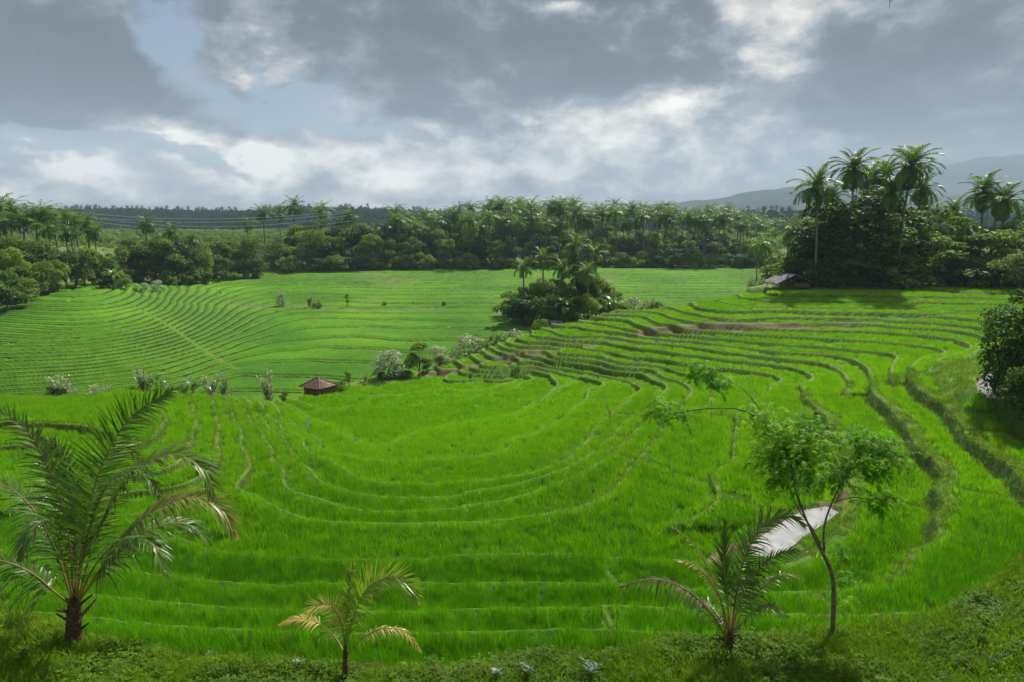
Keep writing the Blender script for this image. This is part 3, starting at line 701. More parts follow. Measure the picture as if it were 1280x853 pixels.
# foreground bank: grass and clover-like weeds
def weedp(seed):
    g = np.random.default_rng(seed); A = Acc()
    for i in range(16):
        a = g.uniform(0, 6.283); r = .14*math.sqrt(g.uniform()); h = g.uniform(.02, .10); c = np.array([r*math.cos(a), r*math.sin(a), h])
        for k in range(3):
            b = a+k*2.1+g.uniform(-.3, .3); s = g.uniform(.012, .026); d = np.array([math.cos(b), math.sin(b), g.uniform(-.2, .5)])*s*1.5; e = np.array([-math.sin(b), math.cos(b), 0])*s*.6
            A.add([c, c+d*.6+e, c+d*1.2, c+d*.6-e], [(0, 1, 2, 3)], None, g.uniform())
    return A
WDC = proto_coll('weed_tuft', [weedp(s).mesh('weed_tuft', [M['clover']]) for s in range(4)])
def bank_pts(y0, y1, dens, seed, maxd=2.0):
    g = np.random.default_rng(seed); n = int((y1*y1-y0*y0)*.95*dens); y = np.sqrt(g.uniform(y0*y0, y1*y1, n)); x = g.uniform(-.95, .95, n)*y
    z, d = bank_h(x, y); ok = d < maxd; return x[ok], y[ok], z[ok], g
x, y, z, g = bank_pts(8.5, 20, 120, 11); m_ = fbm(x/1.3, y/1.3, 3, 66) > -.25; n = m_.sum(); print('bank grass', n)
scatter('bank_grass', 'short tufted grass on the foreground bank along the bottom of the view', 'grass', np.stack([x, y, z-.01], 1)[m_], rots(g, n, .3), g.uniform(.7, 1.5, n), BLC)
x, y, z, g = bank_pts(8.5, 20, 60, 12); m_ = fbm(x/1.3, y/1.3, 3, 66) < .0; n = m_.sum()
scatter('bank_weeds', 'low clover-like weeds spreading over the foreground bank', 'weeds', np.stack([x, y, z-.01], 1)[m_], rots(g, n, .3), g.uniform(.8, 1.7, n), WDC)
print('cover', time.time()-T0)

# water
def water_mat():
    m, t, out = material('muddy_water_sky_reflection'); pos = t.node('ShaderNodeNewGeometry').outputs['Position']
    b = t.node('ShaderNodeBump'); b.inputs['Strength'].default_value = .35; b.inputs['Distance'].default_value = .03; t.l.new(t.noise(pos, 3, 3, .5), b.inputs['Height'])
    p = t.node('ShaderNodeBsdfPrincipled'); t.put(p.inputs['Base Color'], t.ramp(t.noise(pos, 1.2, 3, .5), [(.35, (.28, .28, .28)), (.65, (.38, .38, .37))])); p.inputs['Roughness'].default_value = .06; p.inputs['IOR'].default_value = 1.6  # pale mud base, lightened further to stand in for the white sky reflection
    p.inputs['Specular IOR Level'].default_value = .9; t.l.new(b.outputs[0], p.inputs['Normal']); t.l.new(p.outputs[0], out.inputs[0]); return m
M['water'] = water_mat()
def water(name, poly, z):
    c = np.mean(poly, 0); pts = [((p[0]-c[0])*1.12+c[0], (p[1]-c[1])*1.12+c[1], z) for p in poly]; A = Acc()
    A.add([(c[0], c[1], z)]+pts, None, [(0, 1+i, 1+(i+1) % len(pts)) for i in range(len(pts))]); o = link(name, A.mesh(name, [M['water']])); tag(o, kind='structure')
g = np.random.default_rng(44); c_ = np.mean(POND, 0); pp = []
while len(pp) < 90:
    i = g.integers(len(POND)); a = np.array(POND[i]); b = np.array(POND[(i+1) % len(POND)]); q = a+(b-a)*g.uniform(); t_ = 1-abs(g.normal(0, .16)); pp.append(c_+(q-c_)*t_)
pp = np.array(pp); n = len(pp)
scatter('pond_seedlings', 'sparse rice seedlings poking out of the shallow edge of the muddy pond', 'rice seedlings', np.stack([pp[:, 0], pp[:, 1], np.full(n, POND_Z-.12)], 1), rots(g, n, .15), g.uniform(.45, .8, n), proto_coll('seedling', [blades(7, .06, .3, .5, .012, .6, s+70, 3).mesh('seedling', [M['rice']]) for s in range(3)]))
water('pond_water', POND, POND_Z-.02); water('stream_water', STRM, STRM_Z-.02)

# ------------------------------------------------------------------ plant building
M['palm'] = leaf_mat('palm_leaflets', [(.04, .095, .008), (.08, .165, .014), (.17, .27, .03)], trans=.38, rough=.42, spec=.3, wscale=.05)
M['palm_near'] = leaf_mat('palm_leaflets_glossy', [(.022, .075, .008), (.05, .14, .014), (.10, .22, .025)], trans=.38, rough=.38, spec=.4, wscale=.6, tone=(.30, .27, .08, 1))
M['palm_yel'] = leaf_mat('palm_leaflets_yellowing', [(.06, .16, .012), (.12, .26, .02), (.22, .36, .04)], trans=.42, rough=.35, spec=.5, wscale=.8, tone=(.62, .48, .16, 1))
M['palm_dry'] = leaf_mat('palm_leaflets_dry', [(.05, .04, .02), (.10, .08, .04), (.18, .14, .07)], trans=.2, rough=.6, spec=.3, wscale=.8)
M['tree_dark'] = leaf_mat('dark_broadleaf', [(.022, .058, .005), (.05, .11, .009), (.12, .20, .02)], trans=.42, rough=.5, spec=.18, wscale=.08)
M['tree_mid'] = leaf_mat('green_broadleaf', [(.05, .105, .008), (.115, .195, .014), (.23, .32, .03)], trans=.45, rough=.5, spec=.16, wscale=.08)
M['tree_olive'] = leaf_mat('olive_broadleaf', [(.05, .10, .014), (.10, .165, .025), (.18, .26, .045)], trans=.38, rough=.55, spec=.14, wscale=.08)
M['tree_silver'] = leaf_mat('silvery_leaves', [(.13, .20, .10), (.24, .31, .19), (.42, .48, .36)], trans=.3, rough=.5, spec=.4, wscale=.2)
M['banana'] = leaf_mat('banana_leaves', [(.04, .11, .02), (.08, .18, .03), (.14, .26, .05)], trans=.4, rough=.35, spec=.5, wscale=.2)
M['pinnate'] = leaf_mat('feathery_leaflets', [(.05, .15, .008), (.11, .27, .015), (.24, .43, .03)], trans=.45, rough=.5, spec=.15, wscale=.9)
M['hilltree'] = leaf_mat('hill_forest_leaves', [(.012, .045, .022), (.018, .06, .028), (.03, .085, .04)], trans=.15, rough=.8, spec=.05, wscale=.02, tcol=(1, 1.2, .8))
M['bark'] = bark_mat('grey_brown_bark', (.06, .05, .035), (.17, .15, .12))
M['bark_palm'] = bark_mat('ringed_palm_bark', (.09, .08, .06), (.23, .21, .17), 3)
M['bark_dark'] = bark_mat('fibrous_palm_base', (.03, .018, .010), (.12, .075, .04), 12)
M['rachis'] = plain_mat('frond_rib', (.16, .15, .03), (.32, .24, .07), .45, 8, .4)
M['rachis_br'] = plain_mat('brown_frond_rib', (.12, .07, .03), (.24, .15, .06), .5, 8, .4)
def nrm(v): v = np.asarray(v, float); return v/(np.linalg.norm(v, axis=-1, keepdims=True)+1e-9)
def bezier(p, n):
    p = np.asarray(p, float); t = np.linspace(0, 1, n)
    while len(p) > 1 and p.ndim == 2: p = p[:-1, None]*(1-t)[None, :, None]+p[1:, None]*t[None, :, None]; break
    while p.shape[0] > 1: p = p[:-1]*(1-t)[None, :, None]+p[1:]*t[None, :, None]
    return p[0]
def frond(path, N0, nl, L, w, seed=0, a0=62, a1=28, droop=.35, seg=2, skip=.16, r0=.02, lift=.12, tone0=0.0, tone1=0.0, prof=None, ragged=.08, acc=None, twist=0.0, sides=(1, -1)):
    """one pinnate frond along a path; N0 is the direction its upper face looks"""
    g = np.random.default_rng(seed); A = acc or Acc(); Q = Acc() if acc is None else acc
    path = np.asarray(path, float); n = len(path); T = nrm(np.gradient(path, axis=0)); N0 = np.broadcast_to(np.asarray(N0, float), path.shape)
    Nn = nrm(N0-(N0*T).sum(1, keepdims=True)*T); Sd = np.cross(T, Nn)
    ts = np.linspace(skip, .995, nl)
    for side in sides:
        for t_ in ts:
            t_ = min(max(t_+g.normal(0, .3/nl), 0), .999); f = t_*(n-1); i = int(f); ff = f-i; i2 = min(i+1, n-1)
            p = path[i]*(1-ff)+path[i2]*ff; Tt, Nt, St = T[i], Nn[i], Sd[i]
            a = R(a0+(a1-a0)*t_+g.normal(0, 7)); dr_ = droop*(.6+.8*g.uniform())*(2.2 if g.uniform() < .07 else 1); ll = L*((math.sin(math.pi*min(1, (t_*.86+.14)**.85))**.55) if prof is None else prof(t_))*g.uniform(1-ragged*2, 1+ragged)
            d = nrm(math.cos(a)*Tt+math.sin(a)*St*side+(lift+g.normal(0, .07))*Nt)
            W = nrm(np.cross(d, Nt)+Nt*g.normal(0, .25)+Nt*.35*side)*w/2
            v = []; pr = (1, .95, .55, .05) if seg == 3 else ((.8, 1, .05) if seg == 2 else (1, .05))
            for k in range(seg+1):
                s_ = k/seg; c = p+d*ll*s_+np.array([0, 0, -1])*dr_*ll*s_*s_; v += [c-W*pr[k], c+W*pr[k]]
            Q.add(v, [(2*k, 2*k+1, 2*k+3, 2*k+2) for k in range(seg)], None, np.clip(tone0+(tone1-tone0)*t_+g.normal(0, .08), 0, 1))
    rb = Acc(); rb.tube(path, np.linspace(r0, r0*.18, n), 5)
    return Q, rb
def fpath(L, e0, bend, n=10, pw=1.3):
    s = np.linspace(0, 1, n); ang = R(e0)-R(bend)*s**pw; dx = np.cumsum(np.cos(ang))*L/n; dz = np.cumsum(np.sin(ang))*L/n
    x = np.concatenate([[0], dx]); z = np.concatenate([[0], dz]); y = np.zeros_like(x); pth = np.stack([x, y, z], 1); T = nrm(np.gradient(pth, axis=0)); Nn = np.stack([-T[:, 2], 0*x, T[:, 0]], 1)
    return pth, Nn
def rotz(v, a): c, s = math.cos(a), math.sin(a); v = np.asarray(v); return np.stack([v[:, 0]*c-v[:, 1]*s, v[:, 0]*s+v[:, 1]*c, v[:, 2]], 1)
def palm_crown(seed, nf=22, L=4.2, nl=17, w=.17, seg=1, mat='palm'):
    g = np.random.default_rng(seed); A = Acc(); ga = 2.39996
    wind = g.uniform(-.1, .1)
    for i in range(nf):
        t_ = i/nf; e = 78-115*t_**1.1+g.normal(0, 7); l = L*(.72+.28*math.sin(math.pi*min(1, t_+.25)))*g.uniform(.88, 1.08)
        p, Nn = fpath(l, e, 60+35*t_+g.normal(0, 9)); a = i*ga+g.normal(0, .15); p = rotz(p, a); Nn = rotz(Nn, a)
        frond(p, Nn, nl, l*.32, w, seed*100+i, seg=seg, droop=.35+.35*t_, acc=A, lift=.05, skip=.14); A.tube(p, np.linspace(.045, .012, len(p)), 3, .8)
    return A
def sphere_v(r, c, n=8):
    A = Acc(); th = np.linspace(0, math.pi, n//2+2); rings = []
    pts = np.array([[math.sin(t_)*math.cos(a), math.sin(t_)*math.sin(a), math.cos(t_)] for t_ in th for a in np.arange(n)/n*6.2832])*r+np.array(c)
    q = [(i*n+j, i*n+(j+1) % n, (i+1)*n+(j+1) % n, (i+1)*n+j) for i in range(len(th)-1) for j in range(n)]
    return pts, q
def palm_trunk(h, r=.15, seed=0, lean=.5):
    g = np.random.default_rng(seed); n = 26; s = np.linspace(0, 1, n); a = g.uniform(0, 6.28); b = lean*g.uniform(.3, 1)
    pts = np.stack([b*s**2*math.cos(a)*h*.08, b*s**2*math.sin(a)*h*.08, s*h], 1); rad = r*(1.0+.75*np.exp(-s*14)-.28*s)+.008*(np.arange(n) % 2)
    A = Acc(); A.tube(pts, rad, 8); return A, pts[-1]
def broad_crown(seed, Rx, H, nlobe=13, nleaf=3800, ls=.30, base=.25, droopy=False, gap=.0):
    """leafy crown from many small leaf faces; spans heights base*H..H"""
    g = np.random.default_rng(seed); A = Acc(); ctr = []
    for i in range(nlobe):
        a = i*2.399+g.uniform(-.4, .4); zz = g.uniform(0, 1); rr = Rx*.72*math.sqrt(max(0.02, 1-(zz*1.0-.35)**2*1.6))*g.uniform(.35, 1)
        ctr.append((rr*math.cos(a), rr*math.sin(a), H*(base+.10)+(H*(1-base)-H*.22)*zz, Rx*g.uniform(.24, .46)))
    ctr = np.array(ctr); wgt = ctr[:, 3]**2; k = g.choice(nlobe, nleaf, p=wgt/wgt.sum())
    d = nrm(g.normal(size=(nleaf, 3))); d[:, 2] = np.where(d[:, 2] < -.35, -d[:, 2]*.6, d[:, 2]); d = nrm(d)
    rad = ctr[k, 3]*(g.uniform(.45, 1.0, nleaf)**.4)*(1+.22*vnoise(d[:, 0]*3+k*7.3, d[:, 1]*3+d[:, 2]*2, seed)*2); c = ctr[k, :3]+d*rad[:, None]*np.array([1, 1, .82])
    nr = nrm(d*.7+np.array([0, 0, .45])+g.normal(0, .45, (nleaf, 3))); t1 = nrm(np.cross(nr, g.normal(size=(nleaf, 3)))); t2 = np.cross(nr, t1)
    if droopy: t1 = nrm(t1*.5+np.array([0, 0, -1.0])); t2 = nrm(np.cross(nr, t1))
    sz = ls*g.uniform(.55, 1.35, nleaf)[:, None]; v = np.stack([c-t1*sz*.5, c+t2*sz*.30-nr*sz*.06, c+t1*sz*.62, c-t2*sz*.30-nr*sz*.06], 1)
    A.add(v.reshape(-1, 3), np.arange(nleaf*4).reshape(-1, 4), None, np.repeat(g.uniform(size=nleaf), 4))
    return A, ctr
def broad_trunk(H, ctr, base, r=.2, seed=0):
    g = np.random.default_rng(seed); A = Acc(); fork = H*(base+.08); n = 9; s = np.linspace(0, 1, n)
    pts = np.stack([.15*np.sin(s*3+seed), .12*np.cos(s*2.3+seed)-.12, s*fork], 1); A.tube(pts, r*(1+.6*np.exp(-s*8)-.35*s), 7)
    for c in ctr[g.permutation(len(ctr))[:7]]:
        m_ = (pts[-1]+c[:3])/2+np.array([0, 0, -.06*H*g.uniform()]); A.tube(bezier([pts[-2], m_, c[:3]], 6), np.linspace(r*.5, r*.12, 6), 5, cap=False)
    return A
def tree_proto(seed, Rx, H, mat, **kw):
    base = kw.get('base', .25); A, ctr = broad_crown(seed, Rx, H, **kw); T = broad_trunk(H, ctr, base, H*.022, seed)
    return [('trunk', T.mesh('trunk', [M['bark']], True)), ('crown', A.mesh('crown', [M[mat]]))], H
def banana_leaf(A, p, a, e0, L, w, bend, g, tone=0):
    pth, Nn = fpath(L, e0, bend, 7); pth = rotz(pth, a)+p; Nn = rotz(Nn, a); T = nrm(np.gradient(pth, axis=0)); S_ = np.cross(T, Nn); n = len(pth); s = np.linspace(0, 1, n)
    ww = w*np.sin(np.pi*np.clip(s*.95+.04, 0, 1))**.55*np.where(s < .1, .25, 1); l = pth+S_*ww[:, None]/2+Nn*ww[:, None]*.18; r_ = pth-S_*ww[:, None]/2+Nn*ww[:, None]*.18
    v = np.concatenate([l, pth, r_]); q = [(i, i+1, n+i+1, n+i) for i in range(n-1)]+[(n+i, n+i+1, 2*n+i+1, 2*n+i) for i in range(n-1)]; A.add(v, q, None, tone)
def banana_proto(seed, H=4.0):
    g = np.random.default_rng(seed); A = Acc(); T = Acc(); T.tube([(0, 0, 0), (.03, 0, H*.3), (0, .03, H*.55)], [.13, .11, .08], 7)
    for i in range(9): banana_leaf(A, np.array([0, .02, H*.52]), i*2.4+g.normal(0, .2), 78-6*i+g.normal(0, 6), H*.55*g.uniform(.8, 1.1), H*.15, 70+8*i, g)
    return [('stem', T.mesh('stem', [M['banana']], True)), ('leaf_crown', A.mesh('leaf_crown', [M['banana']]))], H
def shoots_proto(seed, H=2.4, ns=5, mat='tree_silver'):
    """upright shoots wrapped in leaves"""
    g = np.random.default_rng(seed); A = Acc(); T = Acc()
    for i in range(ns):
        a = g.uniform(0, 6.28); ln = g.uniform(.1, .5); h = H*g.uniform(.5, 1); s = np.linspace(0, 1, 7); pts = np.stack([math.cos(a)*ln*s**1.3*h*.7, math.sin(a)*ln*s**1.3*h*.7, s*h], 1); T.tube(pts, np.linspace(.035, .015, 7), 5)
        n = 110; t_ = g.uniform(.3, 1.0, n); c = np.stack([np.interp(t_, s, pts[:, k]) for k in range(3)], 1); d = nrm(g.normal(size=(n, 3))*np.array([1, 1, .4])); c = c+d*.13*g.uniform(.3, 1, n)[:, None]*H/2.4
        t1 = nrm(d+np.array([0, 0, .9])); t2 = nrm(np.cross(t1, g.normal(size=(n, 3)))); sz = .20*H/2.4*g.uniform(.6, 1.2, n)[:, None]
        v = np.stack([c, c+t1*sz*.5+t2*sz*.25, c+t1*sz, c+t1*sz*.5-t2*sz*.25], 1); A.add(v.reshape(-1, 3), np.arange(n*4).reshape(-1, 4), None, np.repeat(g.uniform(size=n), 4))
    return [('stem', T.mesh('stem', [M['bark']], True)), ('foliage', A.mesh('foliage', [M[mat]]))], H

PR = {}
for i in range(5):
    h = 14.0; T, top = palm_trunk(h, .16, i, .9); C = palm_crown(20+i); v = np.concatenate(C.v)
    PR['palm%d' % i] = ([('trunk', T.mesh('trunk', [M['bark_palm']], True)), ('crown', C.mesh('crown', [M['palm']]), tuple(top))], h+3.3)
for i in range(4): PR['dark%d' % i] = tree_proto(40+i, 4.2, 10, 'tree_dark', nlobe=16, nleaf=4200, ls=.42, base=.10)
for i in range(4): PR['mid%d' % i] = tree_proto(50+i, 3.8, 9, 'tree_mid', nlobe=14, nleaf=3800, ls=.38, base=.12)
for i in range(3): PR['olive%d' % i] = tree_proto(60+i, 4.0, 8, 'tree_olive', nlobe=15, nleaf=3800, ls=.34, base=.12)
for i in range(3): PR['tall%d' % i] = tree_proto(70+i, 2.6, 13, 'tree_mid', nlobe=14, nleaf=3600, ls=.34, base=.25)
for i in range(3): PR['bush%d' % i] = tree_proto(80+i, 2.0, 2.6, 'tree_mid', nlobe=11, nleaf=1700, ls=.26, base=.02)
for i in range(2): PR['bushd%d' % i] = tree_proto(85+i, 2.0, 2.8, 'tree_dark', nlobe=11, nleaf=1700, ls=.26, base=.02)
for i in range(2): PR['busho%d' % i] = tree_proto(88+i, 2.0, 2.4, 'tree_olive', nlobe=11, nleaf=1700, ls=.24, base=.02)
PR['silver0'] = tree_proto(92, 1.7, 3.0, 'tree_silver', nlobe=22, nleaf=1900, ls=.18, base=.02)
PR['silver1'] = tree_proto(93, 1.4, 2.6, 'tree_silver', nlobe=20, nleaf=1600, ls=.18, base=.02)
for i in range(3): PR['banana%d' % i] = banana_proto(95+i)
for i in range(3): PR['shoots%d' % i] = shoots_proto(98+i, 2.4, 4+i)
print('protos', time.time()-T0)

def at(px, y):
    x = (px-640)/853.33*y
    for _ in range(4):
        z = ground(x, y); x = (px-640)/853.33*(y*cP-z*sP)
    return x, y, z
def ztop(v, y, x=0):    # height of the ray through photo row v at depth y
    w = (426.5-v)/853.33; return y*(-sP+w*cP)/(cP+w*sP)
def plant(kind, name, label, cat, px, y, vtop=None, h=None, group=None, wide=1.0, sink=.1, rz=None):
    x, y, z = at(px, y); parts, H = PR[kind]
    if h is None: h = max(ztop(vtop, y)-z, 1.0)
    if h/H > 2.2 and kind[:3] in ('bus', 'sil', 'sho'): kind = {'s': 'olive1', 'b': 'mid%d' % random.randrange(4)}[kind[0]]; parts, H = PR[kind]; wide = wide*.7
    if kind[:3] == 'ban' and h > 6.5: x, y, z = x, y, z+h-6.5; h = 6.5
    s = h/H; return thing(name, label, cat, (x, y, z-sink), parts, random.uniform(0, 6.28) if rz is None else rz, (s*wide, s*wide, s), group)
def rc(pre, n): return pre+str(random.randrange(n))

# --- tree line beyond the valley
FY_px = [130, 200, 300, 640, 1000]; FY = [172, 222, 226, 240, 240]
BT_px = [130, 165, 200, 250, 300, 340, 375, 395, 440, 500, 560, 600, 650, 700, 800, 900, 960]
BT_v = [308, 298, 290, 298, 296, 290, 276, 262, 270, 272, 274, 270, 276, 280, 288, 292, 302]
px = 128
g = np.random.default_rng(77)
LT = {'dark': ('broadleaf_tree', 'dark rounded broadleaf tree in the dense tree line behind the valley fields', 'tree', 'dark trees in the far tree line'),
      'mid': ('broadleaf_tree', 'mid green leafy tree among the trees lining the back of the valley', 'tree', 'green trees in the far tree line'),
      'olive': ('broadleaf_tree', 'pale olive green tree in the tree line behind the valley fields', 'tree', 'olive trees in the far tree line'),
      'tall': ('slender_tree', 'slender tall leafy tree rising out of the far tree line', 'tree', 'slender trees in the far tree line'),
      'bush': ('bush', 'green bush at the edge of the far valley fields, under the tree line', 'bush', 'bushes along the foot of the far tree line'),
      'banana': ('banana_plant', 'banana plant with big pale leaves at the foot of the far tree line', 'plant', 'banana plants along the far tree line')}
def wherefar(px):
    for a, w in ((165, 'beside the left hill grove'), (235, 'under the leftmost isolated palms'), (330, 'low in front of the blue hill'), (425, 'under the three skyline palms'), (500, 'left of the thin mast'), (574, 'between mast and lattice pylon'), (640, 'just right of the lattice pylon'), (710, 'left behind the valley clump'), (780, 'right behind the valley clump'), (860, 'right of the valley clump'), (2000, 'next to the right hand grove')):
        if px < a: return w
NUM = {'dark': 4, 'mid': 4, 'olive': 3, 'tall': 3, 'bush': 3, 'banana': 3, 'bushd': 2, 'busho': 2}
while px < 975:
    fy = np.interp(px, FY_px, FY); bt = np.interp(px, BT_px, BT_v)
    k = g.choice(['bush', 'banana', 'bush', 'busho', 'bushd']); lk = 'banana' if k == 'banana' else 'bush'
    w_ = wherefar(px); plant(rc(k, NUM[k]), LT[lk][0], {'bush': 'green bush', 'banana': 'banana plant'}[lk]+' at the foot of the far trees, '+w_, LT[lk][2], px+g.uniform(-3, 3), fy+g.uniform(0, 4), h=g.uniform(3.2, 5.5), group=LT[lk][3]+', '+w_)
    px += g.uniform(7, 11)
px = 126
while px < 975:
    fy = np.interp(px, FY_px, FY); bt = np.interp(px, BT_px, BT_v)
    for row, (dy, dv) in enumerate([(7, 22), (14, 9), (23, 2)]):
        if px > 720 and row == 2 and g.uniform() < .5: continue
        ks = ['dark', 'mid', 'tall', 'olive', 'mid', 'dark'] if px > 330 else ['mid', 'olive', 'tall', 'dark', 'mid']
        if row == 0: ks = ['mid', 'olive', 'dark']
        k = ks[g.integers(len(ks))]
        w_ = wherefar(px); rw = ('front', 'middle', 'back')[row]; plant(rc(k, NUM[k]), LT[k][0], {'dark': 'dark rounded tree', 'mid': 'mid green tree', 'olive': 'pale olive tree', 'tall': 'slender leafy tree'}[k]+' in the %s far trees, ' % rw+w_, 'tree', px+g.uniform(-9, 9), fy+dy+g.uniform(-2, 3), vtop=bt+dv+g.uniform(-3, 12), group=LT[k][3]+', '+rw+', '+w_, wide=g.uniform(.9, 1.3))
    px += g.uniform(13, 19)
px = 585
while px < 960:
    for row in range(2):
        k = g.choice(['mid', 'dark', 'olive', 'tall', 'mid']); w_ = wherefar(px)
        plant(rc(k, NUM[k]), LT[k][0], {'dark': 'dark rounded tree', 'mid': 'mid green tree', 'olive': 'pale olive tree', 'tall': 'slender leafy tree'}[k]+' among the far palm trunks, '+w_, 'tree', px+g.uniform(-6, 6), (262, 288)[row]+g.uniform(-5, 5), vtop=np.interp(px, [585, 700, 800, 960], [272, 277, 284, 293])+g.uniform(-8, 14), group='trees in the palm belt, '+k+', '+w_, wide=g.uniform(1, 1.4))
    px += g.uniform(14, 20)
# palms along the skyline of the far trees
GP = 'coconut palms in the far palm belt'
def palmv(name_lab, px, y, vtop, group=None, wide=None): return plant(rc('palm', 5), 'coconut_palm', name_lab, 'palm', px, y, vtop=vtop, group=group, wide=wide or 1.0, sink=.2)
px = 440
while px < 965:
    for row in range(4 if px > 560 else 2):
        if px < 500 and g.uniform() < .5: continue
        y = (252, 275, 300, 330)[row]+g.uniform(-8, 8) if px > 470 else 250
        vt = np.interp(px, [440, 500, 560, 600, 700, 800, 900, 965], [258, 253, 256, 246, 247, 251, 257, 272]) + (8, 3, 1, 0)[row] + g.uniform(-9, 16)
        w_ = wherefar(px); rw = ('first', 'second', 'third', 'rearmost')[row]; palmv('coconut palm, %s row of the far palms, ' % rw+w_, px+g.uniform(-7, 7), y, vt, GP+', '+rw+' row, '+w_, 1.15)
    px += g.uniform(9, 14)
for px_, vt, y, lab in [(185, 263, 190, 'coconut palm standing clear against the blue hill, leftmost of the isolated far palms'), (217, 273, 192, 'shorter coconut palm just right of the leftmost isolated far palm'),
    (246, 285, 196, 'short dark coconut palm low in front of the blue hill between taller palms'), (312, 266, 250, 'small coconut palm left of the three tall skyline palms'), (333, 252, 262, 'skyline coconut palm, left one of three close together above the blue hill'),
    (353, 250, 268, 'skyline coconut palm in the middle of three close together above the blue hill'), (369, 241, 262, 'tallest skyline coconut palm, right one of three close together above the blue hill'), (403, 247, 258, 'tall skyline coconut palm alone just right of the group of three')]:
    plant(rc('palm', 5), 'coconut_palm', lab, 'palm', px_, y, vtop=vt, group='isolated skyline palms on the left', wide=1.15 if y < 240 else 1.2, sink=.2)
for px_, y, vt, k, lab in [(150, 178, 302, 'mid1', 'green tree left of the leftmost isolated far palm'), (163, 184, 296, 'tall2', 'slender tree just left of the leftmost isolated far palm'), (176, 182, 294, 'dark0', 'dark tree under the leftmost isolated far palm'), (192, 186, 298, 'dark2', 'dark tree between the two leftmost isolated palms'), (207, 184, 294, 'mid0', 'bushy green tree under the second isolated palm'), (222, 188, 297, 'dark1', 'largest dark tree right of the second isolated palm'),
    (238, 192, 306, 'olive1', 'olive tree left of the short dark isolated palm'), (252, 196, 303, 'mid3', 'green tree right of the short dark isolated palm'), (268, 205, 300, 'mid2', 'green tree beyond the short dark isolated palm'), (283, 210, 296, 'tall0', 'slender tree between the isolated palms and the skyline group'), (298, 214, 300, 'olive2', 'olive tree left of the small skyline palm'), (316, 216, 298, 'dark3', 'dark tree under the small skyline palm')]:
    plant(k, 'broadleaf_tree', lab, 'tree', px_, y, vtop=vt, wide=1.1)
    plant(rc('bush', 3) if px_ % 2 else rc('bushd', 2), 'bush', 'bush at the foot of the '+lab.replace('largest ', '')[:200] if len(lab.split()) < 10 else 'bush under the '+' '.join(lab.split()[:3])+' near the isolated palms', 'bush', px_+5, y-3, h=3.6, wide=1.2)
# --- tree cluster on top of the left hill
GL = 'palms above the left hill'
for px_, vt, y in [(-60, 240, 165), (-35, 248, 158), (-12, 246, 168), (4, 244, 160), (20, 246, 165), (34, 262, 156), (50, 256, 166), (64, 253, 160), (78, 263, 168), (90, 258, 158), (104, 262, 164), (116, 267, 158), (124, 282, 156), (12, 268, 152), (97, 280, 150), (70, 275, 152)]:
    w_ = {-60: 'outside the left edge, farthest', -35: 'outside the left edge, middle', -12: 'cut by the left frame edge', 4: 'tall, at the left frame edge', 12: 'low, near the left frame edge', 20: 'tall, second from the left frame edge', 34: 'third from the left frame edge', 50: 'left of the middle', 64: 'in the middle', 70: 'low, in the middle', 78: 'right of the middle', 90: 'tall, right of the middle', 97: 'low, in the right half', 104: 'third from its right end', 116: 'second from its right end', 124: 'lowest, at its right end'}[px_]
    palmv('coconut palm of the left hill grove, '+w_, px_, y, vt-7, GL, 1.25)
for px_, vt, y, k in [(-40, 294, 150, 'olive'), (-10, 301, 148, 'olive'), (12, 295, 142, 'olive'), (40, 299, 140, 'olive'), (30, 300, 134, 'busho'), (62, 305, 144, 'mid'), (84, 311, 146, 'olive'), (108, 309, 150, 'mid'), (128, 315, 156, 'dark'), (4, 312, 128, 'busho'), (20, 331, 130, 'mid'),
                      (50, 327, 136, 'olive'), (72, 318, 140, 'busho'), (95, 334, 148, 'mid'), (118, 331, 154, 'dark'), (-20, 329, 126, 'mid'), (142, 327, 160, 'mid'), (138, 340, 152, 'bushd'), (150, 338, 154, 'bush'), (-50, 309, 130, 'mid'), (8, 345, 120, 'bushd'), (30, 348, 128, 'bush'), (60, 340, 140, 'bush'), (-15, 350, 116, 'bushd')]:
    lab = {'olive': 'broad olive tree below the left hill palms', 'mid': 'leafy green tree below the left hill palms', 'dark': 'dark tree at the right foot of the left hill grove', 'busho': 'olive bush above the left hill terraces', 'bushd': 'dark bush above the left hill terraces', 'bush': 'green bush above the left hill terraces'}[k]
    lab += ', ' + ('just outside the left frame edge' if px_ < 0 else 'by the left frame edge' if px_ < 26 else 'left of its middle' if px_ < 56 else 'right of its middle' if px_ < 90 else 'towards its right end')
    plant(rc(k, NUM[k]), 'bush' if 'bush' in k else 'broadleaf_tree', lab, 'bush' if 'bush' in k else 'tree', px_, y, vtop=vt, group=lab+', '+k.replace('bushd', 'dark bushes').replace('busho', 'olive bushes'), wide=1.15)
plant('banana1', 'banana_plant', 'banana plant with tattered leaves at the right end of the left hill grove', 'plant', 143, 150, vtop=330)
# --- big grove on the right
def grove_palm(seed, nf, L):
    """palm whose fronds are parts of their own"""
    g = np.random.default_rng(seed); fr = []
    for i in range(4):
        p, Nn = fpath(L, 0, 62+10*i, 12); Q, rb = frond(p, Nn, 30, L*.30, .12, seed*10+i, seg=2, droop=.25+.08*i, lift=.08, skip=.12, r0=.05)
        Q.tube(p, np.linspace(.07, .018, len(p)), 4, .8); fr.append(Q.mesh('frond', [M['palm']]))
    return fr
FR = [grove_palm(3, 0, 4.6), grove_palm(4, 0, 4.6)]
cn = Acc(); gg = np.random.default_rng(1)
for k in range(9): v, q = sphere_v(.14, (gg.normal(0, .3), gg.normal(0, .3), gg.uniform(-.5, -.1)), 7); cn.add(v, q)
M['nut'] = plain_mat('coconut_husk', (.14, .10, .03), (.26, .22, .06), .5, 4, .3); NUTS = cn.mesh('coconut_bunch', [M['nut']], True)
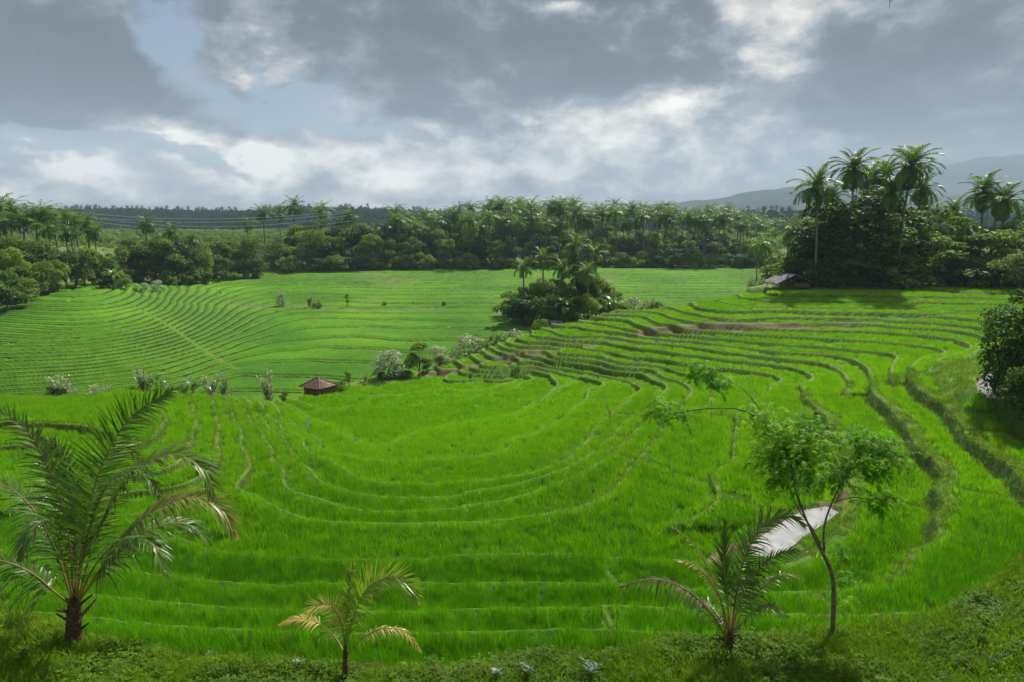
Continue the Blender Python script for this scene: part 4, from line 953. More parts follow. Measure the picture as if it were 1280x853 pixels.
def big_palm(label, px, y, vtop, seed, group='tall coconut palms of the right grove', fs=1.0, nf=31):
    g = np.random.default_rng(seed); x, y, z = at(px, y); h = ztop(vtop, y)-z-3.6*fs; T, top = palm_trunk(h, .19, seed, .7); parts = [('trunk', T.mesh('trunk', [M['bark_palm']], True)), ('coconut_bunch', NUTS, tuple(top))]
    top = np.array([0, 0, 0])+top
    for i in range(nf):
        t_ = i/nf; e = 86-140*t_**1.0+g.normal(0, 6); parts.append(('frond', FR[seed % 2][min(3, int(t_*4))], tuple(top), (g.normal(0, .15), -R(e), i*2.4+g.normal(0, .15)), fs*(.78+.25*math.sin(math.pi*min(1, t_+.2)))*g.uniform(.9, 1.08)))
    for _ in (0,): return thing('coconut_palm', label, 'palm', (x, y, z-.2), parts, 0, 1, group)
for lab, px_, y, vt, sd_, fs in [('tall coconut palm at the left end of the right grove, lower than its neighbour', 1018, 107, 203, 1, 1.0), ('tall coconut palm with bare pale trunk, second from the left in the right grove', 1058, 109, 180, 2, 1.0),
      ('coconut palm partly hidden behind the tallest palm of the right grove', 1094, 118, 190, 3, 1.0), ('tallest coconut palm of the right grove, its grey trunk bare down to the terraces', 1119, 106.5, 173, 4, 1.08), ('coconut palm with yellowing lower fronds just left of the tallest palm', 1100, 108, 212, 5, .9),
      ('left one of the two coconut palms at the right end of the grove', 1220, 120, 212, 6, 1.0), ('right one of the two coconut palms at the right end of the grove', 1246, 116, 223, 7, 1.0), ('half hidden coconut palm behind the leafy trees between the two palm groups', 1152, 124, 243, 8, .8), ('coconut palm far behind the crowns in the middle of the right grove', 1182, 128, 246, 9, .75)]:
    big_palm(lab, px_, y, vt, sd_, fs=fs)
for lab, px_, y, vt, sd_, fs in [('coconut palm between the bare trunked palm and the tallest, behind both', 1076, 121, 200, 11, .85), ('coconut palm low behind the leftmost palm of the right grove', 1034, 124, 226, 12, .8), ('coconut palm right behind the tallest one, its crown lower', 1136, 122, 214, 13, .85), ('coconut palm between the two right end palms, farther back', 1234, 130, 236, 14, .75), ('coconut palm cut by the right frame edge behind the grove', 1274, 124, 246, 15, .8)]:
    big_palm(lab, px_, y, vt, sd_, fs=fs)
for lab, px_, y, vt in [('young coconut palm on the slope left of the grove, above the thatched shed', 957, 150, 286), ('short coconut palm between the palm belt and the right grove', 977, 145, 262), ('slim coconut palm just left of the right grove', 985, 128, 283), ('small coconut palm behind the left edge of the right grove', 944, 165, 292)]:
    plant(rc('palm', 5), 'coconut_palm', lab, 'palm', px_, y, vtop=vt)
DARKW = [(1004, 112, 292, 'dark', 1.0), (1022, 110, 268, 'dark', .9), (1040, 113, 262, 'mid', .9), (1048, 109, 285, 'dark', 1.2), (1068, 112, 258, 'dark', 1.1), (1086, 116, 250, 'dark', 1.2), (1090, 109, 282, 'dark', 1.3), (1112, 113, 262, 'dark', 1.1), (1132, 111, 290, 'mid', 1.1),
         (1150, 112, 270, 'tall', 1.0), (1160, 108, 292, 'mid', 1.2), (1175, 114, 262, 'olive', .8), (1190, 110, 268, 'tall', 1.1), (1205, 108, 295, 'mid', 1.1), (1228, 112, 285, 'dark', 1.2), (1240, 107, 300, 'mid', 1.2), (1262, 106, 290, 'mid', 1.2), (1285, 108, 280, 'dark', 1.2), (1310, 104, 280, 'mid', 1.3), (1340, 100, 285, 'dark', 1.4), (1275, 100, 302, 'olive', 1.1)]
GW = {'dark': 'dense dark tree in the middle mass of the right hand grove', 'mid': 'glossy green tree in the right hand grove beneath the palms', 'olive': 'yellow green tree in the right hand grove', 'tall': 'tall vine-draped tree in the right hand grove'}
def wheregrove(px):
    for a, w in ((1012, 'at the left end of the right grove'), (1030, 'under the leftmost palm of the right grove'), (1046, 'between the two left palms of the right grove'), (1064, 'under the bare trunked palm of the right grove'), (1080, 'just right of the bare trunked grove palm'), (1098, 'left behind the tallest palm trunk'), (1118, 'directly behind the tallest palm trunk'), (1140, 'right of the tallest palm trunk'),
                 (1156, 'left in the gap between the grove palms'), (1170, 'in the middle gap between the grove palms'), (1182, 'right in the gap between the grove palms'), (1198, 'left of the two right end palms'), (1216, 'just left of the right end palms'), (1235, 'below the left one of the right end palms'), (1252, 'below the right one of the right end palms'), (1270, 'right of the right end palms'), (1282, 'at the right frame edge, above the glossy bush')):
        if px < a: return w
    return 'beyond the right frame edge'
for px_, y, vt, k, wd in [(a, b, c-(16 if a < 1160 else 6), d, e*1.1) for a, b, c, d, e in DARKW]: w_ = wheregrove(px_); plant(rc(k, NUM[k]), 'broadleaf_tree', {'dark': 'dense dark tree ', 'mid': 'glossy green tree ', 'olive': 'yellow green tree ', 'tall': 'tall narrow leafy tree '}[k]+w_, 'tree', px_, y, vtop=vt, group='grove trees, '+k+', '+w_, wide=wd)
px = 1000
while px < 1330:
    k = g.choice(['bushd', 'bushd', 'dark', 'bush', 'busho']); y = np.interp(px, [1000, 1240, 1330], [106.5, 105.5, 99]) + g.uniform(0, 1.5)
    w_ = wheregrove(px); plant(rc(k, NUM[k]), 'bush', {'bushd': 'low dark bush above the top terrace, ', 'dark': 'dark thicket above the top terrace, ', 'bush': 'low green bush above the top terrace, ', 'busho': 'pale olive bush above the top terrace, '}[k]+w_.replace(', above the glossy bush', ''), 'bush', px, y, h=g.uniform(2.6, 5.5), group='bushes at the grove foot, '+k+', '+w_, wide=1.3)
    px += g.uniform(9, 14)
for px_, y, vt, k in [(962, 124, 340, 'silver0'), (972, 122, 330, 'bush1'), (984, 120, 322, 'bush2'), (996, 114, 318, 'bush0'), (952, 126, 350, 'silver1'), (1003, 109, 322, 'bushd0'), (976, 132, 318, 'busho0'), (958, 140, 330, 'bush0')]:
    plant(k, 'bush', {'s': 'pale silvery bush beside the thatched shed, left of the right grove', 'b': 'light green bush beside the thatched shed, left of the right grove'}[k[0]], 'bush', px_, y, vtop=vt, group='bushes left of the shed '+k[0], wide=1.3)
# --- wooded islet in the middle of the valley
def wi(px):
    for a, w in ((652, 'at its left tip'), (667, 'below its leftmost palm'), (686, 'below its slim bare trunked palm'), (703, 'left of its dense middle'), (718, 'just left of its central palm'), (732, 'under its central palm'), (746, 'just right of its central palm'), (758, 'below its leaning palm'), (770, 'near its right end')):
        if px < a: return w
    return 'at its right tip'
for px_, y, vt, k, wd in [(643, 143, 366, 'bush1', 1.2), (655, 140, 354, 'busho0', 1.2), (668, 142, 352, 'bush0', 1.2), (682, 138, 350, 'olive1', 1.0), (697, 141, 344, 'mid0', .8), (712, 138, 330, 'mid2', .7), (725, 136, 318, 'dark2', .6), (738, 137, 330, 'mid3', .7), (750, 140, 345, 'mid1', .9), (762, 143, 352, 'olive0', .9), (772, 146, 362, 'busho1', 1.2),
                      (650, 136, 374, 'bushd0', 1.3), (664, 134, 368, 'bushd1', 1.3), (680, 133, 372, 'bush2', 1.2), (694, 132, 366, 'busho1', 1.2), (708, 131, 370, 'bushd1', 1.2), (722, 130, 364, 'bushd0', 1.3), (736, 130, 366, 'bush0', 1.2), (750, 132, 370, 'busho0', 1.2), (764, 136, 374, 'bush1', 1.2), (776, 142, 376, 'bush0', 1.0)]:
    plant(k, 'bush' if 'bush' in k else 'broadleaf_tree', {'bushd': 'dark bush', 'busho': 'olive bush', 'bush': 'green bush', 'olive': 'olive tree', 'dark': 'dark tree', 'mid': 'green tree'}[k[:-1]]+(' at the front of' if y < 137.5 else ' in the back of')+' the wooded valley clump, '+wi(px_), 'bush' if 'bush' in k else 'tree', px_, y, vtop=vt, group='valley clump, '+k[:-1]+(' front, ' if y < 137.5 else ' back, ')+wi(px_), wide=wd)
for lab, px_, y, vt in [('small coconut palm at the left side of the wooded valley clump', 655, 137, 316), ('slim coconut palm with long bare trunk in the wooded valley clump', 679, 140, 306), ('dense coconut palm in the centre of the wooded valley clump', 722, 136, 290), ('coconut palm leaning right at the top of the wooded valley clump', 745, 139, 300), ('low coconut palm at the front of the wooded valley clump', 735, 131, 322), ('short coconut palm in the back of the wooded valley clump', 704, 142, 318)]:
    big_palm(lab, px_, y, vt, int(px_), 'palms of the wooded valley clump', .74, 18)
plant('banana0', 'banana_plant', 'banana plant with spreading leaves at the front of the wooded valley clump', 'plant', 706, 129, vtop=364); plant('banana2', 'banana_plant', 'orange tinged banana plant at the right end of the wooded valley clump', 'plant', 765, 133, vtop=362)
# --- single shrubs in the valley
for px_, y, vt, k, lab in [(352, 158, 366, 'silver0', 'small silvery tree on the dirt path across the valley, left one of three'), (387, 158, 366, 'shoots1', 'slim leafy sapling on the valley path, middle one of three'), (397, 157, 375, 'bush0', 'low round bush beside the slim sapling on the valley path'), (434, 158, 365, 'tall1', 'small upright tree with pale crown on the valley path'),
      (480, 160, 380, 'bush1', 'little bush at the edge of the dirt patch in the valley'), (555, 160, 378, 'bush2', 'small green bush on the straight bund across the valley'), (595, 162, 379, 'shoots0', 'tiny sapling on the straight bund across the valley'), (517, 163, 381, 'shoots2', 'tiny shoot on the bund between two small bushes'), (276, 170, 370, 'shoots1', 'thin bare-looking sapling at the far end of the left hill'),
      (182, 160, 352, 'silver1', 'grey leafy shrub at the top of the left hill terraces'), (196, 158, 350, 'silver0', 'large silvery shrub at the back of the left hill terraces'), (205, 160, 362, 'shoots0', 'upright shrub at the right end of the silvery shrubs'), (170, 152, 366, 'busho1', 'yellowish low shrub near the crest of the left hill'), (176, 150, 368, 'busho0', 'low bush with yellow tips on the crest of the left hill'),
      (786, 138, 372, 'silver0', 'grey green bush at the right end of the valley clump'), (800, 140, 374, 'shoots1', 'small upright shrub behind the terrace ridge'), (812, 140, 372, 'shoots2', 'slim shrub behind the terrace ridge'), (817, 141, 376, 'bushd0', 'little dark bush behind the terrace ridge')]:
    plant(k, 'sapling' if k[0:2] in ('sh', 'ta') else 'shrub', lab, 'shrub', px_, y, vtop=vt)
# --- plants along the edge between bowl and valley
for px_, y, vt, k, lab, wd in [(523, 86.5, 427, 'mid2', 'round dark green tree at the lower end of the brown gully', 1.0), (500, 86, 449, 'silver1', 'pale leafless looking bush, right one of two beside the round green tree', 1.3), (484, 85, 437, 'silver0', 'whitish feathery bush left of the round green tree', 1.3), (549, 91, 432, 'silver0', 'grey green bush right of the round green tree', .9), (553, 90, 445, 'busho0', 'yellow tinged low bush at the lower end of the gully', 1.0),
      (583, 97, 420, 'silver0', 'round grey bush on the valley edge above the gully', 1.2), (608, 100, 418, 'busho1', 'brownish bush beside the round grey bush on the valley edge', 1.0), (646, 104, 408, 'silver1', 'small grey bush beyond the nose of the terrace ridge', 1.0), (677, 106, 398, 'busho0', 'pale yellow green bush below the wooded valley clump', 1.3),
      (478, 84.5, 463, 'bushd1', 'low dark bush at the left end of the hedge beside the gully', 1.0), (492, 85, 466, 'bushd0', 'low dark hedge bush under the whitish bush', 1.0), (508, 86, 464, 'busho1', 'low yellow green hedge bush beside the round tree', 1.1), (533, 88, 452, 'bushd0', 'dark bush at the right foot of the round tree', .9),
      (436, 80, 459, 'tall0', 'small dark upright tree right of the brick hut', 1.2), (424, 79, 473, 'bush0', 'green bush right of the brick hut', 1.2), (413, 78, 476, 'bushd0', 'dark bush at the right corner of the brick hut', 1.1), (404, 77, 478, 'bush2', 'leafy bush in front of the right wall of the brick hut', 1.2), (457, 83, 464, 'shoots0', 'reddish brown shoot standing between hut and hedge', 1.0),
      (337, 68, 463, 'shoots1', 'sparse two-pronged shrub left of the brick hut', 1.0), (355, 71, 489, 'busho0', 'tiny yellow green bush left of the brick hut', .6),
      (78, 58.5, 468, 'shoots2', 'silvery leafy shrub with upright shoots, leftmost of the ridge plants', 1.3), (70, 58, 482, 'bushd0', 'low dark bush at the left end of the ridge plants', 1.0), (96, 58.5, 480, 'shoots0', 'short silvery shrub right of the tallest left shrub', 1.3), (116, 59, 479, 'shoots1', 'silvery shrub behind the tip of the big palm frond', 1.4), (132, 59, 480, 'shoots2', 'small silvery shrub just left of the banana plants', 1.2),
      (182, 61, 456, 'shoots1', 'tall silvery shrub leaning left beside the banana plants', 1.3), (196, 61, 464, 'banana0', 'banana plant with dark folded leaves on the ridge', 1.2), (209, 61.5, 470, 'shoots0', 'low pale shrub right of the dark banana plant', 1.1), (243, 63, 467, 'banana1', 'yellow green banana plant on the ridge', 1.4), (225, 62, 476, 'banana2', 'small banana plant left of the yellow green one', 1.4),
      (266, 64, 466, 'shoots1', 'slim silvery shrub right of the yellow green banana plant', 1.2), (280, 64.5, 467, 'shoots0', 'single upright shoot at the right end of the ridge plants', .8), (288, 65, 485, 'shoots2', 'short shrub at the right end of the ridge plants', 1.0), (150, 60, 484, 'bush0', 'low green bush among the ridge plants', 1.1), (165, 60, 484, 'bush1', 'green bush left of the tall silvery shrub', 1.0)]:
    nm = {'m': 'round_tree', 't': 'small_tree'}.get(k[0], 'banana_plant' if k.startswith('ban') else ('shrub' if k[0] == 's' else 'bush'))
    plant(k, nm, lab, {'round_tree': 'tree', 'small_tree': 'tree', 'banana_plant': 'plant'}.get(nm, 'bush'), px_, y, vtop=vt, wide=wd)
# glossy bush at the right edge of the view
rb_, H_ = tree_proto(130, 3.1, 6.0, 'tree_dark', nlobe=44, nleaf=15000, ls=.20, base=.03); PR['rightbush'] = (rb_, H_)
plant('rightbush', 'large_bush', 'big glossy dark bush over the narrow stream at the right edge', 'bush', 1293, 45, vtop=354, wide=.92)
rb_, H_ = tree_proto(131, 2.0, 3.2, 'tree_dark', nlobe=26, nleaf=7000, ls=.16, base=.03); PR['rightbush2'] = (rb_, H_)
plant('rightbush2', 'bush', 'lower dark bush hanging over the near end of the stream at the right edge', 'bush', 1290, 41, vtop=455, wide=1.0)
print('plants', time.time()-T0)

# ------------------------------------------------------------------ foreground palms, each frond a part
def hit(px, v, y0=9.0, y1=320):
    d = ray(px, v); ys = np.exp(np.linspace(math.log(y0), math.log(y1), 900)); t = ys/d[1]; z = ground(d[0]*t, ys); k = np.argmax(d[2]*t < z); return np.array([d[0]*t[k], ys[k], z[k]])
def lpath(root, Y0, pts, n=16):
    W = []
    for p in pts:
        px, v = p[0], p[1]; dy = p[2] if len(p) > 2 else 0; W.append(PY(px, v, Y0+dy)-root)
    W = np.array(W)
    # smooth curve through the points
    s = np.concatenate([[0], np.cumsum(np.linalg.norm(np.diff(W, axis=0), axis=1))]); s /= s[-1]; t = np.linspace(0, 1, n); out = np.empty((n, 3))
    for c in range(3):
        m_ = np.gradient(W[:, c], s); k = np.clip(np.searchsorted(s, t, side='right')-1, 0, len(s)-2); h = s[k+1]-s[k]; u = (t-s[k])/h
        out[:, c] = (2*u**3-3*u**2+1)*W[k, c]+(u**3-2*u**2+u)*h*m_[k]+(-2*u**3+3*u**2)*W[k+1, c]+(u**3-u**2)*h*m_[k+1]
    return out
def near_palm(label, px, Y0, trunk_top_v, rad, fronds, seed):
    if rad > .1:
        for f in fronds: f['n'] = int(f.get('n', 58)*1.4); f['w'] = .036; f['L'] = f.get('L', .8)*1.05
    x = (px-640)/853.33*Y0; z = ground(x, Y0); x = (px-640)/853.33*(Y0*cP-z*sP); z = ground(x, Y0); root = np.array([x, Y0, z-.05])
    top = PY(px+1, trunk_top_v, Y0)-root; A = Acc(); n = 12; s = np.linspace(0, 1, n)
    pts = np.outer(s, top); A.tube(pts, rad*(1.15-.45*s)+rad*.12*(np.arange(n) % 2), 12)
    g = np.random.default_rng(seed); stubs = Acc()
    for i in range(11):
        a = i*2.4; hgt = top*(.15+.75*i/11); d = np.array([math.cos(a), math.sin(a), 1.2]); L = rad*g.uniform(1.2, 2.6); stubs.tube([hgt+d*0, hgt+d*L*.5, hgt+d*L+np.array([math.cos(a), math.sin(a), 0])*L*.3], [rad*.42, rad*.26, rad*.12], 5)
    e = thing('coconut_palm', label, 'palm', root, [('trunk', A.mesh('trunk', [M['bark_dark']], True)), ('frond_stubs', stubs.mesh('frond_stubs', [M['bark_dark']], True))])
    for i, f in enumerate(fronds):
        p = lpath(root, Y0, f['p'], 20); Q, rb = frond(p, f.get('N', (0, -.6, .8)), f.get('n', 58), f.get('L', .8), f.get('w', .032), seed*50+i, a0=f.get('a0', 64), a1=f.get('a1', 24), droop=f.get('droop', .3), seg=3, skip=f.get('skip', .2), r0=f.get('r', .024), lift=f.get('lift', .1), tone0=f.get('t0', .0), tone1=f.get('t1', .15), ragged=f.get('rag', .07))
        fo = link('frond', Q.mesh('frond', [M[f.get('m', 'palm_near')]]), e)
        if f.get('lab'): fo['label'] = f['lab']
        link('rachis', rb.mesh('rachis', [M[f.get('rm', 'rachis')]], True), fo)
    return e
near_palm('largest young coconut palm, at the left edge of the grassy foreground bank', 92, 12.45, 748, .135, [
    dict(p=[(95, 752), (106, 660, .1), (128, 580, .1), (165, 520, 0), (218, 486, -.1)], N=(.15, -1, .25), L=.98, n=78, w=.036, droop=.10, a0=70, a1=30, lift=.22, skip=.24, t1=.05),
    dict(p=[(97, 750), (125, 660, -.2), (170, 590, -.4), (222, 568, -.6), (258, 590, -.7), (266, 625, -.8)], N=(-.3, -.35, 1), L=.82, n=70, droop=.30, t1=.35),
    dict(p=[(98, 752), (148, 682, -.3), (200, 634, -.5), (250, 622, -.6), (280, 640, -.6), (293, 672, -.6)], N=(-.2, -.45, 1), L=.72, n=64, droop=.38, t0=.05, t1=.8, lab='drooping frond with yellowing tip'),
    dict(p=[(92, 750), (84, 660, .1), (58, 580, .2), (30, 535, .2), (2, 516, .1), (-14, 524, .1)], N=(.5, -.7, .5), L=.80, n=46, droop=.35, skip=.35, rm='rachis_br'),
    dict(p=[(88, 756), (70, 742, -.1), (35, 714, -.2), (-10, 700, -.3), (-60, 720, -.4)], N=(.1, -.35, 1), L=.8, n=50, droop=.9, m='palm_near', rm='rachis_br'),
    dict(p=[(90, 750), (66, 680, .3), (36, 630, .5), (0, 605, .6), (-50, 625, .7)], N=(.2, -.4, 1), L=.78, n=54, droop=.5, rm='rachis_br'),
    dict(p=[(96, 750), (108, 670, .8), (122, 600, 1.5), (150, 560, 2.2), (180, 575, 2.7)], N=(0, -1, .5), L=.7, n=50, droop=.3),
    dict(p=[(97, 752), (124, 700, -.6), (160, 672, -1.1), (192, 680, -1.5), (208, 720, -1.8)], N=(0, .2, 1), L=.62, n=46, droop=.5),
    dict(p=[(92, 752), (76, 690, -.5), (58, 650, -.9), (40, 660, -1.2), (25, 700, -1.4)], N=(.2, 0, 1), L=.62, n=46, droop=.55),
    dict(p=[(94, 750), (95, 660, .3), (86, 600, .5), (70, 560, .6), (50, 548, .7)], N=(.4, -.9, .3), L=.7, n=52, droop=.25),
    dict(p=[(98, 752), (140, 700, .4), (190, 660, .8), (235, 655, 1.1), (262, 680, 1.3)], N=(0, -.3, 1), L=.62, n=46, droop=.45),
    dict(p=[(95, 750), (112, 660, -.3), (140, 600, -.6), (178, 590, -.9), (200, 622, -1.1)], N=(-.2, -.2, 1), L=.66, n=50, droop=.4)], 1)
near_palm('small coconut palm with yellowing fronds at the bottom edge of the bank, left of centre', 431, 12.05, 806, .05, [
    dict(p=[(432, 808), (434, 770), (437, 735), (441, 703)], N=(.1, -1, .15), L=.42, n=44, w=.028, droop=.06, a0=52, a1=20, lift=.1, m='palm_yel', t0=.1, t1=.15, r=.016),
    dict(p=[(434, 805), (444, 765, -.1), (466, 730, -.2), (496, 722, -.3), (516, 738, -.35), (522, 754, -.4)], N=(-.35, -.75, .7), L=.62, n=76, w=.032, droop=.12, lift=.2, m='palm_yel', t0=.0, t1=.12, r=.016),
    dict(p=[(431, 805), (425, 775, -.1), (410, 756, -.2), (394, 758, -.3), (384, 775, -.3)], N=(.3, -.7, .8), L=.40, n=36, w=.026, droop=.2, m='palm_yel', t0=.3, t1=.7, r=.014),
    dict(p=[(429, 815), (412, 790, -.1), (390, 776, -.2), (366, 774, -.25), (348, 782, -.3)], N=(.1, -.5, .9), L=.26, n=30, w=.03, droop=.45, skip=.5, m='palm_yel', t0=.7, t1=1.0, r=.014, lab='low frond turned yellow'),
    dict(p=[(435, 818), (455, 797, -.1), (480, 786, -.2), (505, 790, -.25), (527, 816, -.3)], N=(-.1, -.5, .9), L=.20, n=30, w=.028, droop=.6, skip=.3, m='palm_yel', t0=.5, t1=1.0, r=.014, lab='low frond turned yellow brown'),
    dict(p=[(430, 815), (418, 795, .3), (404, 790, .5), (392, 806, .6)], N=(0, -.3, 1), L=.25, n=22, droop=.5, m='palm_near', r=.012),
    dict(p=[(433, 812), (436, 788, -.3), (442, 772, -.5), (456, 768, -.6)], N=(0, 0, 1), L=.28, n=24, droop=.4, m='palm_near', r=.012),
    dict(p=[(433, 838), (450, 832, -.05), (480, 828, -.1)], N=(0, -.3, 1), L=.05, n=8, droop=.5, m='palm_dry', r=.014, rm='rachis_br')], 2)
near_palm('dark young coconut palm with one dry brown frond, right of centre on the bank', 912, 12.95, 786, .07, [
    dict(p=[(912, 790), (909, 745, .1), (904, 695, .1), (906, 650, .1)], N=(.2, -1, .1), L=.62, n=54, w=.032, droop=.08, a0=40, a1=16, lift=.1, skip=.3),
    dict(p=[(914, 790), (922, 735), (938, 680, -.1), (962, 650, -.2), (988, 646, -.3), (1006, 658, -.4)], N=(-.5, -.4, .8), L=.78, n=62, w=.032, droop=.35, lift=.1),
    dict(p=[(910, 790), (900, 748, -.1), (884, 708, -.2), (862, 676, -.3), (834, 654, -.4)], N=(.5, -.6, .6), L=.16, n=26, w=.03, droop=.3, skip=.35, m='palm_yel', t0=.2, t1=.4),
    dict(p=[(911, 786), (898, 745, -.2), (876, 714, -.3), (858, 703, -.4), (842, 700, -.4)], N=(.3, -.7, .7), L=.24, n=30, w=.03, droop=.25, skip=.35, m='palm_yel', t0=.6, t1=.6),
    dict(p=[(909, 800), (890, 768, -.1), (858, 738, -.2), (820, 724, -.3), (772, 734, -.4)], N=(.1, -.4, 1), L=.42, n=44, w=.022, droop=1.0, skip=.3, m='palm_dry', rm='rachis_br', rag=.15, lab='dry brown frond hanging to the left'),
    dict(p=[(914, 790), (930, 742, -.2), (955, 706, -.3), (985, 690, -.4), (1012, 690, -.4)], N=(-.2, -.4, 1), L=.5, n=50, w=.028, droop=.45),
    dict(p=[(914, 792), (932, 758, .2), (958, 730, .3), (985, 718, .3), (1004, 722, .3)], N=(-.2, -.4, 1), L=.42, n=40, w=.026, droop=.6, m='palm_near', t1=.4),
    dict(p=[(914, 796), (936, 770, -.4), (960, 758, -.6), (985, 770, -.8)], N=(0, -.2, 1), L=.4, n=34, droop=.6),
    dict(p=[(911, 794), (896, 768, .5), (880, 752, .8), (862, 760, 1.0)], N=(0, -.2, 1), L=.42, n=36, droop=.6),
    dict(p=[(913, 790), (918, 740, .6), (930, 705, 1.1), (945, 700, 1.5)], N=(0, -1, .5), L=.5, n=36, droop=.3)], 3)

# --- feathery sapling on the bank
def sapling():
    Y0 = 13.35; x = (1040-640)/853.33*Y0; z = ground(x, Y0); x = (1040-640)/853.33*(Y0*cP-z*sP); z = ground(x, Y0); root = np.array([x, Y0, z-.05])
    wp = lambda pts, n=14: lpath(root, Y0, pts, n)
    T = Acc(); p = wp([(1040, 800), (1042, 755), (1040, 718), (1029, 692)]); T.tube(p, np.linspace(.055, .038, len(p)), 8)
    e = thing('feathery_sapling', 'slender sapling with feathery leaves and a forked dark trunk, right of the dark young palm', 'tree', root, [('trunk', T.mesh('trunk', [M['bark']], True))])
    for pts, r in [([(1029, 694), (1010, 655, .1), (996, 618, .1), (984, 565, 0), (952, 526, -.1), (925, 512, -.2), (885, 511, -.3), (842, 517, -.4)], .028), ([(1030, 693), (1016, 662, .3), (1000, 640, .4), (985, 600, .6), (990, 560, .8)], .022),
                   ([(1031, 700), (1030, 660, .2), (1042, 624, .4), (1062, 588, .5), (1080, 560, .6)], .026), ([(965, 538, -.05), (947, 508, .1), (930, 488, .2), (908, 474, .3)], .016), ([(1042, 628, .4), (1070, 622, .2), (1100, 630, 0)], .012), ([(1062, 588, .5), (1085, 575, .3), (1118, 570, .1)], .014), ([(996, 618, .1), (1005, 580, -.3), (1020, 555, -.6)], .016)]:
        A = Acc(); q = wp(pts, 18); A.tube(q, np.linspace(r, r*.35, len(q)), 6); link('branch', A.mesh('branch', [M['bark']], True), e)
    g = np.random.default_rng(5)
    spots = [(826, 510, 15, 26, -.4), (842, 520, 10, 12, -.4), (868, 463, 12, 18, .3), (890, 470, 14, 24, .3), (905, 478, 8, 10, .3), (950, 524, 16, 30, -.1), (975, 540, 22, 55, 0), (1002, 535, 22, 55, .3), (965, 572, 20, 45, .2), (990, 575, 24, 65, -.2), (1020, 565, 22, 55, -.4), (1035, 548, 14, 30, .2), (970, 600, 14, 26, .3), (1008, 600, 18, 34, .5),
             (1042, 598, 16, 30, .3), (1078, 552, 18, 40, .5), (1100, 560, 18, 40, .2), (1118, 572, 13, 26, .1), (1068, 582, 16, 30, .4), (1098, 590, 14, 20, .2), (1096, 632, 13, 18, 0), (1112, 628, 8, 8, 0), (1052, 690, 7, 6, 0), (1060, 725, 8, 7, 0), (1056, 750, 6, 4, 0)]
    for px, v, sp, n, dy in spots:
        A = Acc(); c0 = PY(px, v, Y0+dy)-root; s = sp*.0158
        for i in range(int(n*2.1)):
            c = c0+g.normal(0, 1, 3)*np.array([s*.62, s*.8, s*.5]); a = g.uniform(0, 6.28); L = g.uniform(.24, .40); e0 = g.uniform(-10, 45)
            p, Nn = fpath(L, e0, g.uniform(50, 95), 6); p = rotz(p, a)+c; Nn = rotz(Nn, a)
            frond(p, Nn, 9, .085, .024, g.integers(1e6), a0=75, a1=50, seg=1, droop=.35, lift=0, skip=.12, acc=A, prof=lambda t_: .6+.4*math.sin(3.1*t_)); A.tube(p, np.linspace(.0035, .002, len(p)), 3, .5, cap=False)
        link('leaf_spray', A.mesh('leaf_spray', [M['pinnate']]), e)
sapling()

# --- small weeds standing out on the bank
M['bluegrey'] = leaf_mat('blue_grey_leaves', [(.07, .11, .10), (.14, .19, .18), (.24, .30, .29)], trans=.2, rough=.4, spec=.5, wscale=2)
def sprig(seed, H, mat, nl=22, ll=.13, lw=.035):
    g = np.random.default_rng(seed); A = Acc(); T = Acc()
    for b in range(4):
        a = g.uniform(0, 6.28); ln = g.uniform(.1, .5); s = np.linspace(0, 1, 6); h = H*g.uniform(.6, 1); pts = np.stack([math.cos(a)*ln*h*s**1.4, math.sin(a)*ln*h*s**1.4, h*s], 1); T.tube(pts, np.linspace(.008, .004, 6), 5)
        for i in range(nl//2):
            t_ = .35+.65*i/(nl//2); c = np.array([np.interp(t_, s, pts[:, k]) for k in range(3)]); an = i*2.4; d = nrm([math.cos(an), math.sin(an), .7]); w_ = nrm(np.cross(d, [0, 0, 1]))*lw/2; L = ll*g.uniform(.7, 1.2)
            A.add([c, c+d*L*.45+w_, c+d*L+np.array([0, 0, -.15*L]), c+d*L*.45-w_], [(0, 1, 2, 3)], None, g.uniform())
    return [('stem', T.mesh('stem', [M['rachis']])), ('foliage', A.mesh('foliage', [M[mat]]))]
for px, v, H, mt, lab in [(622, 850, .30, 'bluegrey', 'blue grey sprig at the bottom edge, leftmost of three'), (660, 848, .38, 'bluegrey', 'blue grey sprig at the bottom edge, middle one of three'), (738, 850, .46, 'bluegrey', 'thick blue grey sprig at the bottom edge, right one of three'), (264, 826, .30, 'tree_silver', 'pale star leaved weed on the bank between the two left palms'), (372, 836, .22, 'tree_silver', 'small pale weed left of the small yellow palm'),
      (566, 838, .24, 'tree_silver', 'small pale weed right of the small yellow palm'), (30, 826, .26, 'clover', 'low weed below the largest palm'), (1228, 812, .3, 'clover', 'leafy weed at the right end of the bank')]:
    q = hit(px, min(v, 850)); thing('weed', lab, 'weed', (q[0], q[1], q[2]-.02), sprig(int(px), H, mt))

